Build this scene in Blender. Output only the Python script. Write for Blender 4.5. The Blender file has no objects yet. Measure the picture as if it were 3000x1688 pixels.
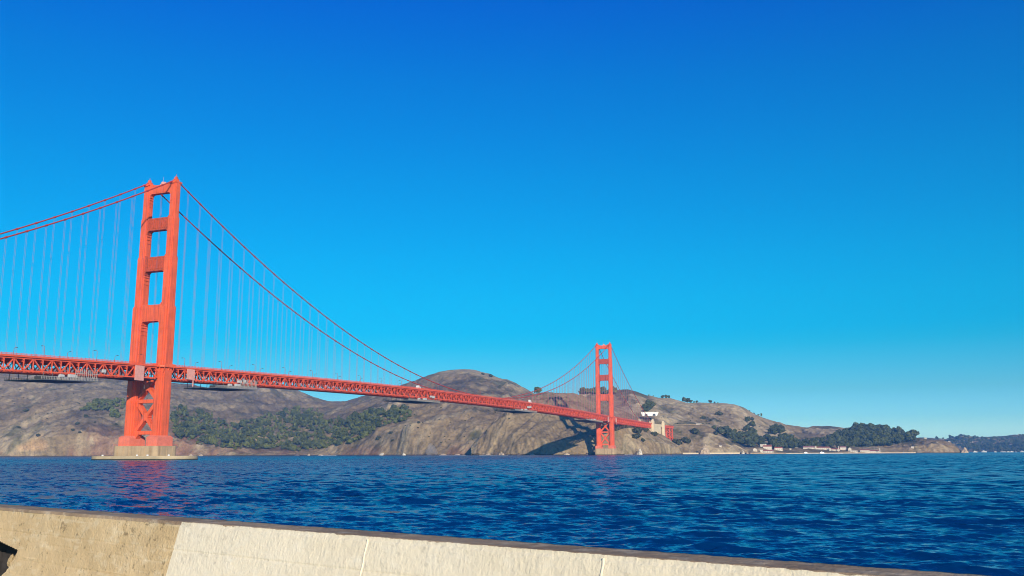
import bpy, bmesh, math, random
import numpy as np
from mathutils import Vector, Matrix
from mathutils.bvhtree import BVHTree
from mathutils.geometry import tessellate_polygon
random.seed(7); RNG = np.random.default_rng(11)
SC = bpy.context.scene
COL = SC.collection

# ------------------------------------------------------------------ camera
FPX = 2763.566                      # focal length in pixels of the 3000 px wide photograph
CAMP = np.array([543.725, -588.292, 4.031]); YAW, PIT, ROL, SHY = -0.37986, 0.18540, -0.00394, -34.26
def cam_axes():
    cy, sy, cp, sp = math.cos(YAW), math.sin(YAW), math.cos(PIT), math.sin(PIT)
    F = np.array([sy*cp, cy*cp, sp]); R = np.array([cy, -sy, 0.]); U = np.cross(R, F)
    cr, sr = math.cos(ROL), math.sin(ROL)
    return F, cr*R+sr*U, -sr*R+cr*U
FW, RT, UP = cam_axes()
cam = bpy.data.cameras.new('camera'); camo = bpy.data.objects.new('camera', cam); COL.objects.link(camo)
cam.sensor_width = 36; cam.lens = 36*FPX/3000; cam.shift_y = SHY/3000
cam.clip_start = 0.05; cam.clip_end = 60000
m = Matrix.Identity(4)
for i in range(3): m[i][0], m[i][1], m[i][2], m[i][3] = RT[i], UP[i], -FW[i], CAMP[i]
camo.matrix_world = m; SC.camera = camo

# ------------------------------------------------------------------ world, sun, exposure
SUN = Vector((0.8, -1.0, 0.4)).normalized()          # towards the sun
SUN_EL = math.asin(SUN.z); SUN_ROT = math.atan2(SUN.x, SUN.y)
w = bpy.data.worlds.new('World'); SC.world = w; w.use_nodes = True
nt = w.node_tree; nt.nodes.clear()
def WN(t, **k):
    n = nt.nodes.new(t)
    for a, b in k.items(): setattr(n, a, b)
    return n
out = WN('ShaderNodeOutputWorld'); bg = WN('ShaderNodeBackground'); sky = WN('ShaderNodeTexSky')
sky.sky_type = 'NISHITA'; sky.sun_disc = False; sky.sun_elevation = SUN_EL; sky.sun_rotation = SUN_ROT
sky.air_density = 1.0; sky.dust_density = 0.3; sky.ozone_density = 2.0; sky.altitude = 10
tc = WN('ShaderNodeTexCoord'); sp = WN('ShaderNodeSeparateXYZ'); ramp = WN('ShaderNodeValToRGB')
mul = WN('ShaderNodeMix', data_type='RGBA', blend_type='MULTIPLY'); mul.inputs[0].default_value = 1
SKYRAMP = [(0.0, (0.582, 1.261, 2.757)), (0.0206, (0.52, 1.201, 2.553)), (0.034, (0.333, 0.99, 2.171)), (0.0623, (0.203, 0.771, 1.383)), (0.0861, (0.112, 0.764, 1.302)), (0.11, (0.021, 0.763, 1.258)), (0.1249, (0.0, 0.777, 1.296)), (0.1577, (0.0, 0.824, 1.322)), (0.1993, (0.0, 0.837, 1.36)), (0.2809, (0.0, 0.801, 1.425)), (0.3755, (0.0, 0.704, 1.541)), (0.448, (0.0, 0.574, 1.684)), (0.7, (0.0, 0.45, 1.45)), (1.0, (0.0, 0.42, 1.4))]
nt.links.new(tc.outputs['Generated'], sp.inputs[0]); nt.links.new(sp.outputs['Z'], ramp.inputs[0])
nt.links.new(sky.outputs[0], mul.inputs[6]); nt.links.new(ramp.outputs[0], mul.inputs[7])
nt.links.new(mul.outputs[2], bg.inputs[0]); nt.links.new(bg.outputs[0], out.inputs[0])
bg.inputs[1].default_value = 0.10
def set_ramp(st):
    cr = ramp.color_ramp
    while len(cr.elements) > 1: cr.elements.remove(cr.elements[0])
    cr.elements[0].position = st[0][0]; cr.elements[0].color = (*st[0][1], 1)
    for p, c in st[1:]:
        e = cr.elements.new(p); e.color = (*c, 1)
set_ramp(SKYRAMP)
sl = bpy.data.lights.new('sun', 'SUN'); so = bpy.data.objects.new('sun', sl); COL.objects.link(so)
sl.energy = 4.8; sl.angle = math.radians(0.5); sl.color = (1, 0.93, 0.82)
so.rotation_euler = SUN.to_track_quat('Z', 'Y').to_euler()
SC.view_settings.view_transform = 'Standard'; SC.view_settings.look = 'None'
SC.view_settings.exposure = 0; SC.view_settings.gamma = 1
SC.cycles.pixel_filter_type = 'BLACKMAN_HARRIS'; SC.cycles.filter_width = 1.05; SC.cycles.use_denoising = True
SC.cycles.max_bounces = 6; SC.cycles.volume_bounces = 0
# ------------------------------------------------------------------ helpers
def col3(c): return (*c, 1.0)
def mat(name, base, rough=0.7, var=0.0, vscale=1.0, dark=None, bump=0.0, bscale=10.0, spec=0.3, metal=0.0, streak=None, streak_amt=0.0, attr=None, coord='Object', detail=6):
    """principled material with procedural colour variation, optional vertical streaks and bump"""
    m = bpy.data.materials.new(name); m.use_nodes = True; t = m.node_tree; b = t.nodes['Principled BSDF']
    N = t.nodes.new; L = t.links.new
    b.inputs['Roughness'].default_value = rough; b.inputs['Specular IOR Level'].default_value = spec; b.inputs['Metallic'].default_value = metal
    b.inputs['Base Color'].default_value = col3(base)
    co = N('ShaderNodeTexCoord'); cur = None
    if coord == 'World': co = N('ShaderNodeNewGeometry'); coord = 'Position'
    if attr:
        a = N('ShaderNodeVertexColor'); a.layer_name = attr; cur = a.outputs['Color']
    if var:
        n = N('ShaderNodeTexNoise'); n.inputs['Scale'].default_value = vscale; n.inputs['Detail'].default_value = detail; n.inputs['Roughness'].default_value = 0.65
        L(co.outputs[coord], n.inputs['Vector'])
        mr = N('ShaderNodeMapRange'); mr.inputs[1].default_value = 0.3; mr.inputs[2].default_value = 0.7; L(n.outputs['Fac'], mr.inputs[0])
        mx = N('ShaderNodeMix'); mx.data_type = 'RGBA'
        L(mr.outputs[0], mx.inputs[0])
        if cur is not None:
            k1 = N('ShaderNodeVectorMath'); k1.operation = 'SCALE'; k1.inputs['Scale'].default_value = 1-var; L(cur, k1.inputs[0])
            k2 = N('ShaderNodeVectorMath'); k2.operation = 'SCALE'; k2.inputs['Scale'].default_value = 1+var; L(cur, k2.inputs[0])
            L(k1.outputs[0], mx.inputs[6]); L(k2.outputs[0], mx.inputs[7])
        else:
            mx.inputs[6].default_value = col3(dark if dark else tuple(c*(1-var) for c in base)); mx.inputs[7].default_value = col3(tuple(min(1, c*(1+var)) for c in base))
        cur = mx.outputs[2]
    if streak:
        mp = N('ShaderNodeMapping'); mp.inputs['Scale'].default_value = streak[1]; L(co.outputs[coord], mp.inputs[0])
        n = N('ShaderNodeTexNoise'); n.inputs['Scale'].default_value = 1; n.inputs['Detail'].default_value = 5; L(mp.outputs[0], n.inputs['Vector'])
        mr = N('ShaderNodeMapRange'); mr.inputs[1].default_value = 0.5; mr.inputs[2].default_value = 0.75; mr.inputs[4].default_value = streak_amt; L(n.outputs['Fac'], mr.inputs[0])
        mx = N('ShaderNodeMix'); mx.data_type = 'RGBA'; L(mr.outputs[0], mx.inputs[0])
        if cur is not None: L(cur, mx.inputs[6])
        else: mx.inputs[6].default_value = col3(base)
        mx.inputs[7].default_value = col3(streak[0]); cur = mx.outputs[2]
    if cur is not None: L(cur, b.inputs['Base Color'])
    if bump:
        n = N('ShaderNodeTexNoise'); n.inputs['Scale'].default_value = bscale; n.inputs['Detail'].default_value = 8; L(co.outputs[coord], n.inputs['Vector'])
        bp = N('ShaderNodeBump'); bp.inputs['Strength'].default_value = 1; bp.inputs['Distance'].default_value = bump; L(n.outputs['Fac'], bp.inputs['Height']); L(bp.outputs[0], b.inputs['Normal'])
    return m
def tag(o, label=None, cat=None, group=None, kind=None):
    if label: o['label'] = label
    if cat: o['category'] = cat
    if group: o['group'] = group
    if kind: o['kind'] = kind
    return o
def empty(name, loc=(0, 0, 0), rz=0.0, parent=None):
    o = bpy.data.objects.new(name, None); COL.objects.link(o); o.location = loc; o.rotation_euler = (0, 0, rz); o.parent = parent
    o.empty_display_size = 1
    return o
class MB:
    """collects faces, builds one mesh object"""
    def __init__(s): s.v = []; s.f = []
    def quad8(s, p):
        n = len(s.v); s.v += [tuple(q) for q in p]
        s.f += [(n, n+3, n+2, n+1), (n+4, n+5, n+6, n+7), (n, n+1, n+5, n+4), (n+1, n+2, n+6, n+5), (n+2, n+3, n+7, n+6), (n+3, n, n+4, n+7)]
    def box(s, x0, x1, y0, y1, z0, z1):
        s.quad8([(x0, y0, z0), (x1, y0, z0), (x1, y1, z0), (x0, y1, z0), (x0, y0, z1), (x1, y0, z1), (x1, y1, z1), (x0, y1, z1)])
    def taper(s, cx, cy, a0, b0, z0, a1, b1, z1):
        s.quad8([(cx-a0, cy-b0, z0), (cx+a0, cy-b0, z0), (cx+a0, cy+b0, z0), (cx-a0, cy+b0, z0), (cx-a1, cy-b1, z1), (cx+a1, cy-b1, z1), (cx+a1, cy+b1, z1), (cx-a1, cy+b1, z1)])
    def beam(s, a, b, wd, h, upv=(0, 0, 1)):
        a = Vector(a); b = Vector(b); d = (b-a).normalized(); u = Vector(upv)
        if abs(d.dot(u)) > 0.99: u = Vector((0, 1, 0))
        r = d.cross(u).normalized()*wd/2; t = r.cross(d).normalized()*h/2
        s.quad8([a-r-t, a+r-t, a+r+t, a-r+t, b-r-t, b+r-t, b+r+t, b-r+t])
    def tube(s, pts, rad, n=8, closed=False):
        pts = [Vector(p) for p in pts]; k0 = len(s.v); R = rad if hasattr(rad, '__len__') else [rad]*len(pts)
        for i, p in enumerate(pts):
            d = (pts[min(i+1, len(pts)-1)]-pts[max(i-1, 0)]).normalized()
            u = Vector((0, 0, 1)) if abs(d.z) < 0.95 else Vector((1, 0, 0))
            r = d.cross(u).normalized(); t = r.cross(d)
            for j in range(n):
                a = 2*math.pi*j/n; q = p+(r*math.cos(a)+t*math.sin(a))*R[i]; s.v.append(tuple(q))
        for i in range(len(pts)-1):
            for j in range(n):
                a = k0+i*n+j; b = k0+i*n+(j+1) % n; s.f.append((a, b, b+n, a+n))
        s.f.append(tuple(k0+j for j in range(n))[::-1]); s.f.append(tuple(k0+(len(pts)-1)*n+j for j in range(n)))
    def prism(s, poly, axis, a, b):
        """poly = 2D outline (counter-clockwise), extruded from a to b along axis x, y or z"""
        n = len(poly); k = len(s.v)
        def P(u, v, c): return {'y': (u, c, v), 'x': (c, u, v), 'z': (u, v, c)}[axis]
        s.v += [P(u, v, a) for u, v in poly]+[P(u, v, b) for u, v in poly]
        for tri in tessellate_polygon([[Vector((u, v, 0)) for u, v in poly]]):
            s.f.append(tuple(k+i for i in tri)); s.f.append(tuple(k+n+i for i in tri[::-1]))
        for i in range(n): s.f.append((k+i, k+(i+1) % n, k+n+(i+1) % n, k+n+i))
    def mesh(s, name, fix=True):
        me = bpy.data.meshes.new(name); me.from_pydata(s.v, [], s.f); me.update()
        if fix:
            bm = bmesh.new(); bm.from_mesh(me); bmesh.ops.recalc_face_normals(bm, faces=bm.faces); bm.to_mesh(me); bm.free()
        return me
    def build(s, name, material, parent=None, smooth=False, fix=True, loc=None):
        me = s.mesh(name, fix)
        for q in (material if isinstance(material, (list, tuple)) else [material]): me.materials.append(q)
        if smooth: me.polygons.foreach_set('use_smooth', [True]*len(me.polygons))
        o = bpy.data.objects.new(name, me); COL.objects.link(o); o.parent = parent
        if loc: o.location = loc
        return o
# pixel of the photograph -> ray, azimuth
def ray(px, py):
    d = FW+RT*(px-1500)/FPX+UP*(844-(py-SHY))/FPX
    return d/np.linalg.norm(d)
def azim(px, py=1322): d = ray(px, py); return math.atan2(d[0], d[1])
def at_dist(px, py, D):
    d = ray(px, py); t = D/math.hypot(d[0], d[1]); return CAMP+t*d
def polar(az, D): return CAMP[0]+D*np.sin(az), CAMP[1]+D*np.cos(az)
# value noise
_perm = RNG.permutation(1024); _val = RNG.random(1024)
def vnoise(x, y, seed=0):
    xi = np.floor(x).astype(np.int64); yi = np.floor(y).astype(np.int64); fx = x-xi; fy = y-yi
    fx = fx*fx*fx*(fx*(fx*6-15)+10); fy = fy*fy*fy*(fy*(fy*6-15)+10)
    def h(a, b): return _val[_perm[(_perm[(a+seed*37) & 1023]+b) & 1023]]
    v = (h(xi, yi)*(1-fx)+h(xi+1, yi)*fx)*(1-fy)+(h(xi, yi+1)*(1-fx)+h(xi+1, yi+1)*fx)*fy
    return v*2-1
def fbm(x, y, o=5, seed=0, gain=0.5):
    a = 1; r = 0; t = 0
    for i in range(o):
        r = r+a*vnoise(x*2**i+i*17.3, y*2**i-i*9.1, seed+i); t += a; a *= gain
    return r/t
def ridged(x, y, o=4, seed=0, gain=0.5):
    a = 1; r = 0; t = 0
    for i in range(o):
        r = r+a*(1-2*np.abs(vnoise(x*2**i+i*11.7, y*2**i+i*5.3, seed+i))); t += a; a *= gain
    return r/t
def grid_mesh(name, X, Y, Z, material, colors=None, smooth=True):
    nr, nc = X.shape; me = bpy.data.meshes.new(name)
    co = np.stack([X, Y, Z], -1).reshape(-1, 3).astype(np.float32)
    i = np.arange(nr*nc).reshape(nr, nc)
    q = np.stack([i[:-1, :-1], i[:-1, 1:], i[1:, 1:], i[1:, :-1]], -1).reshape(-1, 4)
    me.vertices.add(len(co)); me.vertices.foreach_set('co', co.ravel())
    me.loops.add(q.size); me.loops.foreach_set('vertex_index', q.ravel().astype(np.int32))
    me.polygons.add(len(q)); me.polygons.foreach_set('loop_start', (np.arange(len(q))*4).astype(np.int32))
    me.polygons.foreach_set('use_smooth', np.full(len(q), smooth)); me.update(calc_edges=True)
    if colors is not None:
        ca = me.color_attributes.new('tint', 'FLOAT_COLOR', 'POINT'); c4 = np.ones((len(co), 4), np.float32); c4[:, :3] = colors.reshape(-1, 3)
        ca.data.foreach_set('color', c4.ravel())
    me.materials.append(material); o = bpy.data.objects.new(name, me); COL.objects.link(o)
    return o
def smoothstep(a, b, x):
    t = np.clip((x-a)/(b-a), 0, 1); return t*t*(3-2*t)

# ------------------------------------------------------------------ materials
ORANGE = (0.78, 0.128, 0.046)
M = {}
M['orange'] = mat('orange_paint', ORANGE, 0.55, 0.14, 0.12, bump=0.02, bscale=1.5, streak=((0.34, 0.055, 0.032), (0.85, 0.85, 0.035)), streak_amt=0.8)
M['box_grey'] = mat('pale_grey_box', (0.50, 0.49, 0.47), 0.6, 0.1, 0.6)
M['far_wall'] = mat('far_house_wall', (0.45, 0.44, 0.42), 0.8, 0.1, 0.3)
M['orange_worn'] = mat('worn_orange_paint', (0.50, 0.082, 0.034), 0.7, 0.3, 0.6, streak=((0.13, 0.05, 0.025), (0.9, 0.9, 0.12)), streak_amt=0.6)
M['orange_pale'] = mat('faded_orange_paint', (0.72, 0.19, 0.12), 0.7, 0.12, 0.3, streak=((0.62, 0.12, 0.07), (0.4, 0.4, 0.05)), streak_amt=0.6)
M['steel_red'] = mat('truss_paint', (0.80, 0.115, 0.048), 0.5, 0.18, 0.2)
M['cable'] = mat('cable_paint', (0.42, 0.05, 0.03), 0.5, 0.1, 0.5)
M['hanger'] = mat('suspender_paint', (0.36, 0.13, 0.15), 0.5)
M['roadway'] = mat('asphalt', (0.05, 0.05, 0.05), 0.9, 0.2, 0.2)
M['pink_panel'] = mat('primer_panel', (0.70, 0.33, 0.27), 0.7, 0.12, 0.5)
M['concrete'] = mat('pier_concrete', (0.46, 0.33, 0.195), 0.9, 0.18, 0.12, bump=0.05, bscale=0.8, streak=((0.22, 0.14, 0.08), (0.35, 0.35, 0.04)), streak_amt=0.75)
M['concrete_pale'] = mat('pale_concrete', (0.70, 0.57, 0.39), 0.85, 0.12, 0.1, streak=((0.30, 0.23, 0.15), (0.3, 0.3, 0.05)), streak_amt=0.4)
M['fender'] = mat('fender_concrete', (0.48, 0.38, 0.235), 0.9, 0.15, 0.15, streak=((0.25, 0.2, 0.14), (0.1, 0.1, 1.2)), streak_amt=0.4)
M['weed'] = mat('wet_weed', (0.05, 0.05, 0.03), 0.6, 0.3, 0.5)
M['grey_metal'] = mat('grey_scaffold', (0.13, 0.135, 0.14), 0.6, 0.2, 0.8)
M['pale_metal'] = mat('pale_scaffold', (0.42, 0.38, 0.34), 0.6, 0.2, 0.8)
M['dark'] = mat('dark_metal', (0.05, 0.055, 0.06), 0.7)
M['white'] = mat('white_paint', (0.80, 0.79, 0.76), 0.55, 0.05, 0.5)
M['cream'] = mat('cream_wall', (0.62, 0.56, 0.47), 0.8, 0.08, 0.3)
M['roof_red'] = mat('red_roof', (0.30, 0.085, 0.065), 0.8, 0.2, 0.5)
M['roof_mauve'] = mat('mauve_roof', (0.27, 0.13, 0.14), 0.8, 0.2, 0.5)
M['glass'] = mat('dark_glass', (0.03, 0.04, 0.05), 0.15)
M['lamp'] = mat('lamp_post_paint', (0.30, 0.07, 0.05), 0.5)
M['bark'] = mat('bark', (0.10, 0.08, 0.06), 0.9)
def leafmat(name, a, b, sc=0.05):
    return mat(name, tuple((x+y)/2 for x, y in zip(a, b)), 0.9, 0.5, sc, dark=a, spec=0.1, coord='World')
# ------------------------------------------------------------------ terrain
M['hill'] = mat('hillside', (0.25, 0.2, 0.16), 0.95, 0.38, 0.055, attr='tint', bump=2.4, bscale=0.13, spec=0.05, coord='Object', detail=9, streak=((0.075, 0.055, 0.042), (0.17, 0.17, 0.22)), streak_amt=0.5)
GRASS = np.array((0.245, 0.180, 0.106)); TAN = np.array((0.42, 0.335, 0.21)); SCRUB = np.array((0.098, 0.078, 0.055)); OLIVE = np.array((0.070, 0.082, 0.034))
ROCK = np.array((0.29, 0.21, 0.128)); RED = np.array((0.215, 0.112, 0.070)); WET = np.array((0.045, 0.04, 0.035)); BLUE = np.array((0.13, 0.14, 0.12))
def curve_az(pts):
    """control points (px, py, D) -> azimuth, z, D arrays; py None means the waterline"""
    A, Z, D = [], [], []
    for px, py, d in pts:
        if py is None: A.append(azim(px)); Z.append(0.6)
        else:
            p = at_dist(px, py, d); A.append(math.atan2(p[0]-CAMP[0], p[1]-CAMP[1])); Z.append(p[2])
        D.append(d)
    o = np.argsort(A); return np.array(A)[o], np.array(Z)[o], np.array(D)[o]
TERR = []
def terrain(name, px0, px1, curves, rows, amp, seed, gull=110., palette=None, step=3.0, backs=((0.8, 250), (0.3, 900), (-0.1, 1500)), fine=1.0, coast=0.0, endfade=0, warp=1.0):
    az = np.linspace(azim(px0), azim(px1), int((px1-px0)/step)); K = []
    for c in curves:
        a, z, d = curve_az(c); zz = np.interp(az, a, z); dd = np.interp(az, a, d)
        k = np.hanning(9); k /= k.sum()
        def sm(v):
            e = np.concatenate([np.full(4, v[0]), v, np.full(4, v[-1])]); return np.convolve(e, k, 'valid')
        K.append((sm(zz), sm(dd)))
    K = [(np.full_like(az, -8.), K[0][1]-14)]+K
    zr, dr = K[-1]
    nfront = len(K)
    for fz, dd in backs: K.append((zr*fz-(8 if fz <= 0 else 0), dr+dd))
    Zs, Ds, Vs = [], [], []
    rr = [6]+list(rows)+[10]*len(backs)
    for i in range(len(K)-1):
        n = rr[i]
        for j in range(n):
            t = j/n; ts = t
            Zs.append(K[i][0]*(1-ts)+K[i+1][0]*ts); Ds.append(K[i][1]*(1-t)+K[i+1][1]*t); Vs.append(np.full_like(az, i+t))
    Zs.append(K[-1][0]); Ds.append(K[-1][1]); Vs.append(np.full_like(az, float(len(K)-1)))
    Z = np.array(Zs); D = np.array(Ds); V = np.array(Vs)
    ker = np.array([1, 2, 3, 2, 1])/9.
    Zp = np.pad(Z, ((2, 2), (0, 0)), mode='edge'); Z2 = sum(ker[k]*Zp[k:k+Z.shape[0]] for k in range(5))
    Z = np.where(Z > 3, Z2, Z)
    A = np.broadcast_to(az, Z.shape)
    X, Y = polar(A, D)
    # gullies run up and down the slope: noise mostly a function of the along-shore coordinate
    S = A*D
    W = fbm(X/200, Y/200, 4, seed+50)*150*warp
    g1 = ridged((S+W)/gull, D/520, 4, seed); g2 = ridged((S+W*0.6)/(gull*0.33), D/170, 4, seed+9); g3 = fbm(X/26, Y/26, 5, seed+20, 0.6)
    lift = smoothstep(0, 45, Z); top = nfront-1
    env = smoothstep(1.0, 1.35, V)*(1-0.8*smoothstep(top-0.5, top, V)*(V <= top))*np.where(V > top, 0.4, 1)
    dz = amp*env*lift*(g1*0.70+g2*0.14+g3*0.22-0.25)+fine*env*(g3*4.5*smoothstep(0, 25, Z))
    Zn = Z+dz+0.35*fine*g3*(Z > 0)
    # jagged rock near the shore
    cl = smoothstep(0.5, 3, Z)*(1-smoothstep(18, 45, Z))
    jag = ridged(X/14, Y/14, 4, seed+70, 0.6)
    Zn = Zn+coast*cl*(jag*4.5)
    D2 = D+coast*cl*fbm(X/30, Y/30, 4, seed+33)*16
    X, Y = polar(A, D2)
    # tint
    n1 = fbm(X/150, Y/150, 5, seed+90, 0.55); n2 = fbm(X/45, Y/45, 4, seed+91, 0.6); n3 = fbm((S+W)/60, D/240, 4, seed+92, 0.6)
    colr = GRASS*np.ones(Z.shape+(1,))
    def mixc(c, k, f): return c*(1-f[..., None])+k*f[..., None]
    colr = mixc(colr, TAN, smoothstep(0.05, 0.5, g1*0.6+n3*0.6)*0.75)
    colr = mixc(colr, SCRUB, smoothstep(0.0, 0.32, n1*0.8+n2*0.35-g1*0.18-0.03)*0.8)
    colr = mixc(colr, OLIVE, smoothstep(0.05, 0.35, n2*0.7-g2*0.25+n3*0.3)*0.6)
    if palette: colr = palette(colr, mixc, dict(X=X, Y=Y, Z=Zn, V=V, A=A, D=D, n1=n1, n2=n2, n3=n3, g1=g1, g2=g2, g3=g3, jag=jag, seed=seed))
    colr = mixc(colr, WET, 1-smoothstep(0.8, 2.2, Zn+g3*0.6))
    o = grid_mesh(name, X, Y, Zn, M['hill'], np.clip(colr, 0.01, 1))
    tag(o, kind='structure')
    me = o.data; TERR.append((o, [v.co.copy() for v in me.vertices], [tuple(p.vertices) for p in me.polygons]))
    return o
def azs(*px): return [azim(p) for p in px]
def cliffy(colr, mixc, g, lo=8, hi=50, c=ROCK, amt=0.8):
    f = (1-smoothstep(lo, hi, g['Z']+g['n2']*30))*smoothstep(-0.2, 0.25, g['n3']+g['jag']*0.4)
    return mixc(colr, c, f*amt)
def pal_west(colr, mixc, g):
    colr = cliffy(colr, mixc, g, 2, 24, ROCK, 0.6)
    a = g['A']; a0, a1 = azs(1080, 1240)
    r = (1-smoothstep(8, 40, g['Z']+g['n1']*25))*smoothstep(0.0, 0.3, g['n1']+g['n2']*0.5+0.05)
    colr = mixc(colr, RED, r*0.7)
    f = smoothstep(azim(225), azim(262), a)*(1-smoothstep(azim(560), azim(620), a))*(1-smoothstep(60, 110, g['Z']+g['n2']*25)); colr = mixc(colr, RED*1.05, f*.75*smoothstep(-.35, .2, g['n2']+.4*g['jag']))
    f = smoothstep(azim(35), azim(70), a)*(1-smoothstep(azim(120), azim(150), a))*(1-smoothstep(30, 52, g['Z']+g['n2']*30))*smoothstep(12, 22, g['Z']); colr = mixc(colr, np.array((.52, .32, .16)), f*.7)
    # greyer scrub on the far left slopes and in the cove
    b0, b1 = azs(560, 900)
    f = smoothstep(azim(60), azim(250), a)*(1-smoothstep(b1, azim(1150), a))*smoothstep(40, 120, g['Z'])
    colr = mixc(colr, SCRUB*1.25, f*0.35)
    return colr
def pal_point(colr, mixc, g):
    a = g['A']; f = smoothstep(azim(1400), azim(1500), a)*(1-smoothstep(azim(1745), azim(1800), a))
    rk = ROCK*np.array((0.92, 0.95, 0.92)); k = smoothstep(-0.5, 0.3, g['jag']*0.6+g['n2']*0.7+g['g2']*0.4)
    colr = mixc(colr, rk, f*(0.35+0.6*k)*(1-smoothstep(110, 165, g['Z'])*0.5))
    f2 = smoothstep(90, 130, g['Z'])*(g['V'] < 4.5)
    colr = mixc(colr, RED*0.95, f2*0.45*smoothstep(-0.3, 0.3, g['n2']+g['g2']*0.5))
    f3 = smoothstep(azim(1745), azim(1800), a)
    colr = mixc(colr, ROCK*0.85, f3*0.6*smoothstep(-0.2, 0.3, g['n2']+g['g2']*0.5))
    return colr
def pal_east(colr, mixc, g):
    colr = cliffy(colr, mixc, g, 4, 14, ROCK*0.8, 0.6)
    colr = mixc(colr, np.array((.11, .10, .062)), smoothstep(0.0, 0.22, g['n1']*.9+g['n2']*.3-g['g1']*0.22)*0.6)
    return mixc(colr, TAN*1.05, smoothstep(0.08, 0.3, g['g1']*.45-g['n1']*.5)*0.5)
def pal_far(colr, mixc, g):
    f = smoothstep(-0.35, 0.1, g['n1']+g['n2']*0.4)*(1-smoothstep(70, 130, g['Z'])*0.6)
    colr = mixc(colr, np.array((0.028, 0.050, 0.050)), f*0.92)
    return colr
def pal_bluff(colr, mixc, g):
    colr = mixc(colr, OLIVE*0.6, smoothstep(22, 35, g['Z'])*(1-smoothstep(azim(2690), azim(2720), g['A'])))
    return mixc(colr, ROCK*0.9, smoothstep(azim(2650), azim(2700), g['A'])*0.55*smoothstep(-0.3, 0.2, g['n2']+g['g2']*0.5))
# west headland: from the left edge of the picture past the wooded cove to the round hill
shore_w = [(-500, None, 3200), (0, None, 2950), (300, None, 2800), (450, None, 2760), (620, None, 2720), (800, None, 2660), (980, None, 2560), (1100, None, 2420), (1250, None, 2260), (1400, None, 2150), (1560, None, 2200), (1800, None, 2400)]
foot_w = [(-500, 1305, 3230), (0, 1310, 2990), (150, 1283, 2850), (260, 1262, 2850), (330, 1290, 2830), (480, 1300, 2790), (620, 1312, 2740), (760, 1322, 2730), (860, 1322, 2710), (950, 1314, 2630), (1020, 1300, 2560), (1100, 1270, 2490), (1200, 1262, 2340), (1300, 1250, 2300), (1400, 1240, 2260), (1560, 1230, 2300), (1800, 1230, 2500)]
mid_w = [(-500, 1220, 3480), (0, 1200, 3300), (150, 1190, 3200), (300, 1185, 3150), (430, 1195, 3100), (560, 1225, 3060), (700, 1235, 3150), (850, 1228, 3250), (950, 1222, 3150), (1040, 1215, 2900), (1150, 1200, 2720), (1260, 1190, 2600), (1370, 1185, 2550), (1480, 1190, 2560), (1560, 1190, 2600), (1800, 1200, 2800)]
up_w = [(-500, 1120, 3900), (0, 1140, 3700), (150, 1130, 3650), (300, 1125, 3600), (450, 1150, 3500), (580, 1165, 3550), (720, 1160, 3650), (850, 1190, 3750), (950, 1197, 3700), (1040, 1185, 3350), (1150, 1160, 3080), (1260, 1140, 2980), (1370, 1130, 2950), (1480, 1145, 2980), (1560, 1165, 3050), (1800, 1190, 3300)]
sky_w = [(-500, 1050, 4200), (-200, 1068, 4050), (-30, 1084, 4000), (30, 1088, 4000), (90, 1080, 4000), (200, 1076, 3950), (350, 1082, 3900), (460, 1106, 3850), (505, 1120, 3850), (560, 1124, 3900), (605, 1134, 3950), (640, 1130, 3950), (700, 1108, 3950), (790, 1112, 3950), (878, 1145, 3950), (925, 1163, 4000), (971, 1177, 4000), (1012, 1177, 3950), (1062, 1160, 3800), (1110, 1145, 3650), (1164, 1131, 3500), (1205, 1117, 3450), (1244, 1103, 3400), (1289, 1088, 3400), (1324, 1083, 3400), (1373, 1081.5, 3400), (1398, 1086, 3400), (1436, 1096, 3400), (1470, 1110, 3400), (1485, 1111, 3400), (1510, 1122, 3400), (1557, 1149, 3400), (1600, 1175, 3450), (1800, 1200, 3600)]
terrain('hills_west', -500, 1800, [shore_w, foot_w, mid_w, up_w, sky_w], (34, 46, 40, 34), 30, 3, 260., pal_west, coast=0.55)
# the rocky point under the right tower
shore_p = [(1380, None, 2080), (1450, None, 2030), (1500, None, 2005), (1597, None, 1966), (1650, None, 1972), (1700, None, 1982), (1740, None, 1995), (1774, None, 2010), (1850, None, 2050), (1920, None, 2130), (2000, None, 2260)]
low_p = [(1380, 1316, 2090), (1450, 1283, 2060), (1500, 1260, 2040), (1597, 1296, 1985), (1650, 1290, 1998), (1700, 1285, 2005), (1740, 1278, 2020), (1774, 1285, 2030), (1830, 1280, 2075), (1900, 1290, 2130), (1960, 1305, 2200), (2000, 1318, 2280)]
mid_p = [(1380, 1314, 2095), (1431, 1253, 2090), (1493, 1213, 2100), (1560, 1225, 2110), (1655, 1230, 2160), (1700, 1248, 2120), (1740, 1246, 2090), (1774, 1243, 2085), (1800, 1240, 2090), (1830, 1241, 2100), (1860, 1256, 2150), (1900, 1266, 2210), (1950, 1290, 2300), (2000, 1318, 2300)]
hi_p = [(1380, 1312, 2100), (1440, 1245, 2160), (1493, 1205, 2160), (1560, 1178, 2180), (1634, 1166, 2196), (1700, 1195, 2210), (1774, 1215, 2230), (1830, 1228, 2250), (1860, 1240, 2250), (1900, 1258, 2280), (1950, 1284, 2320), (2000, 1317, 2320)]
sky_p = [(1380, 1310, 2105), (1440, 1240, 2180), (1493, 1198, 2200), (1530, 1172, 2230), (1557, 1155, 2260), (1587, 1148, 2280), (1640, 1149, 2260), (1684, 1150, 2280), (1715, 1160, 2320), (1750, 1172, 2380), (1797, 1187, 2450), (1835, 1196, 2500), (1870, 1222, 2480), (1900, 1246, 2420), (1950, 1280, 2360), (2000, 1317, 2340)]
terrain('hills_rocky_point', 1380, 2000, [shore_p, low_p, mid_p, hi_p, sky_p], (34, 30, 26, 24), 9, 21, 46., pal_point, step=2.0, backs=((0.9, 70), (0.5, 250), (-0.1, 500)), fine=1.0, coast=0.8)
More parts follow.
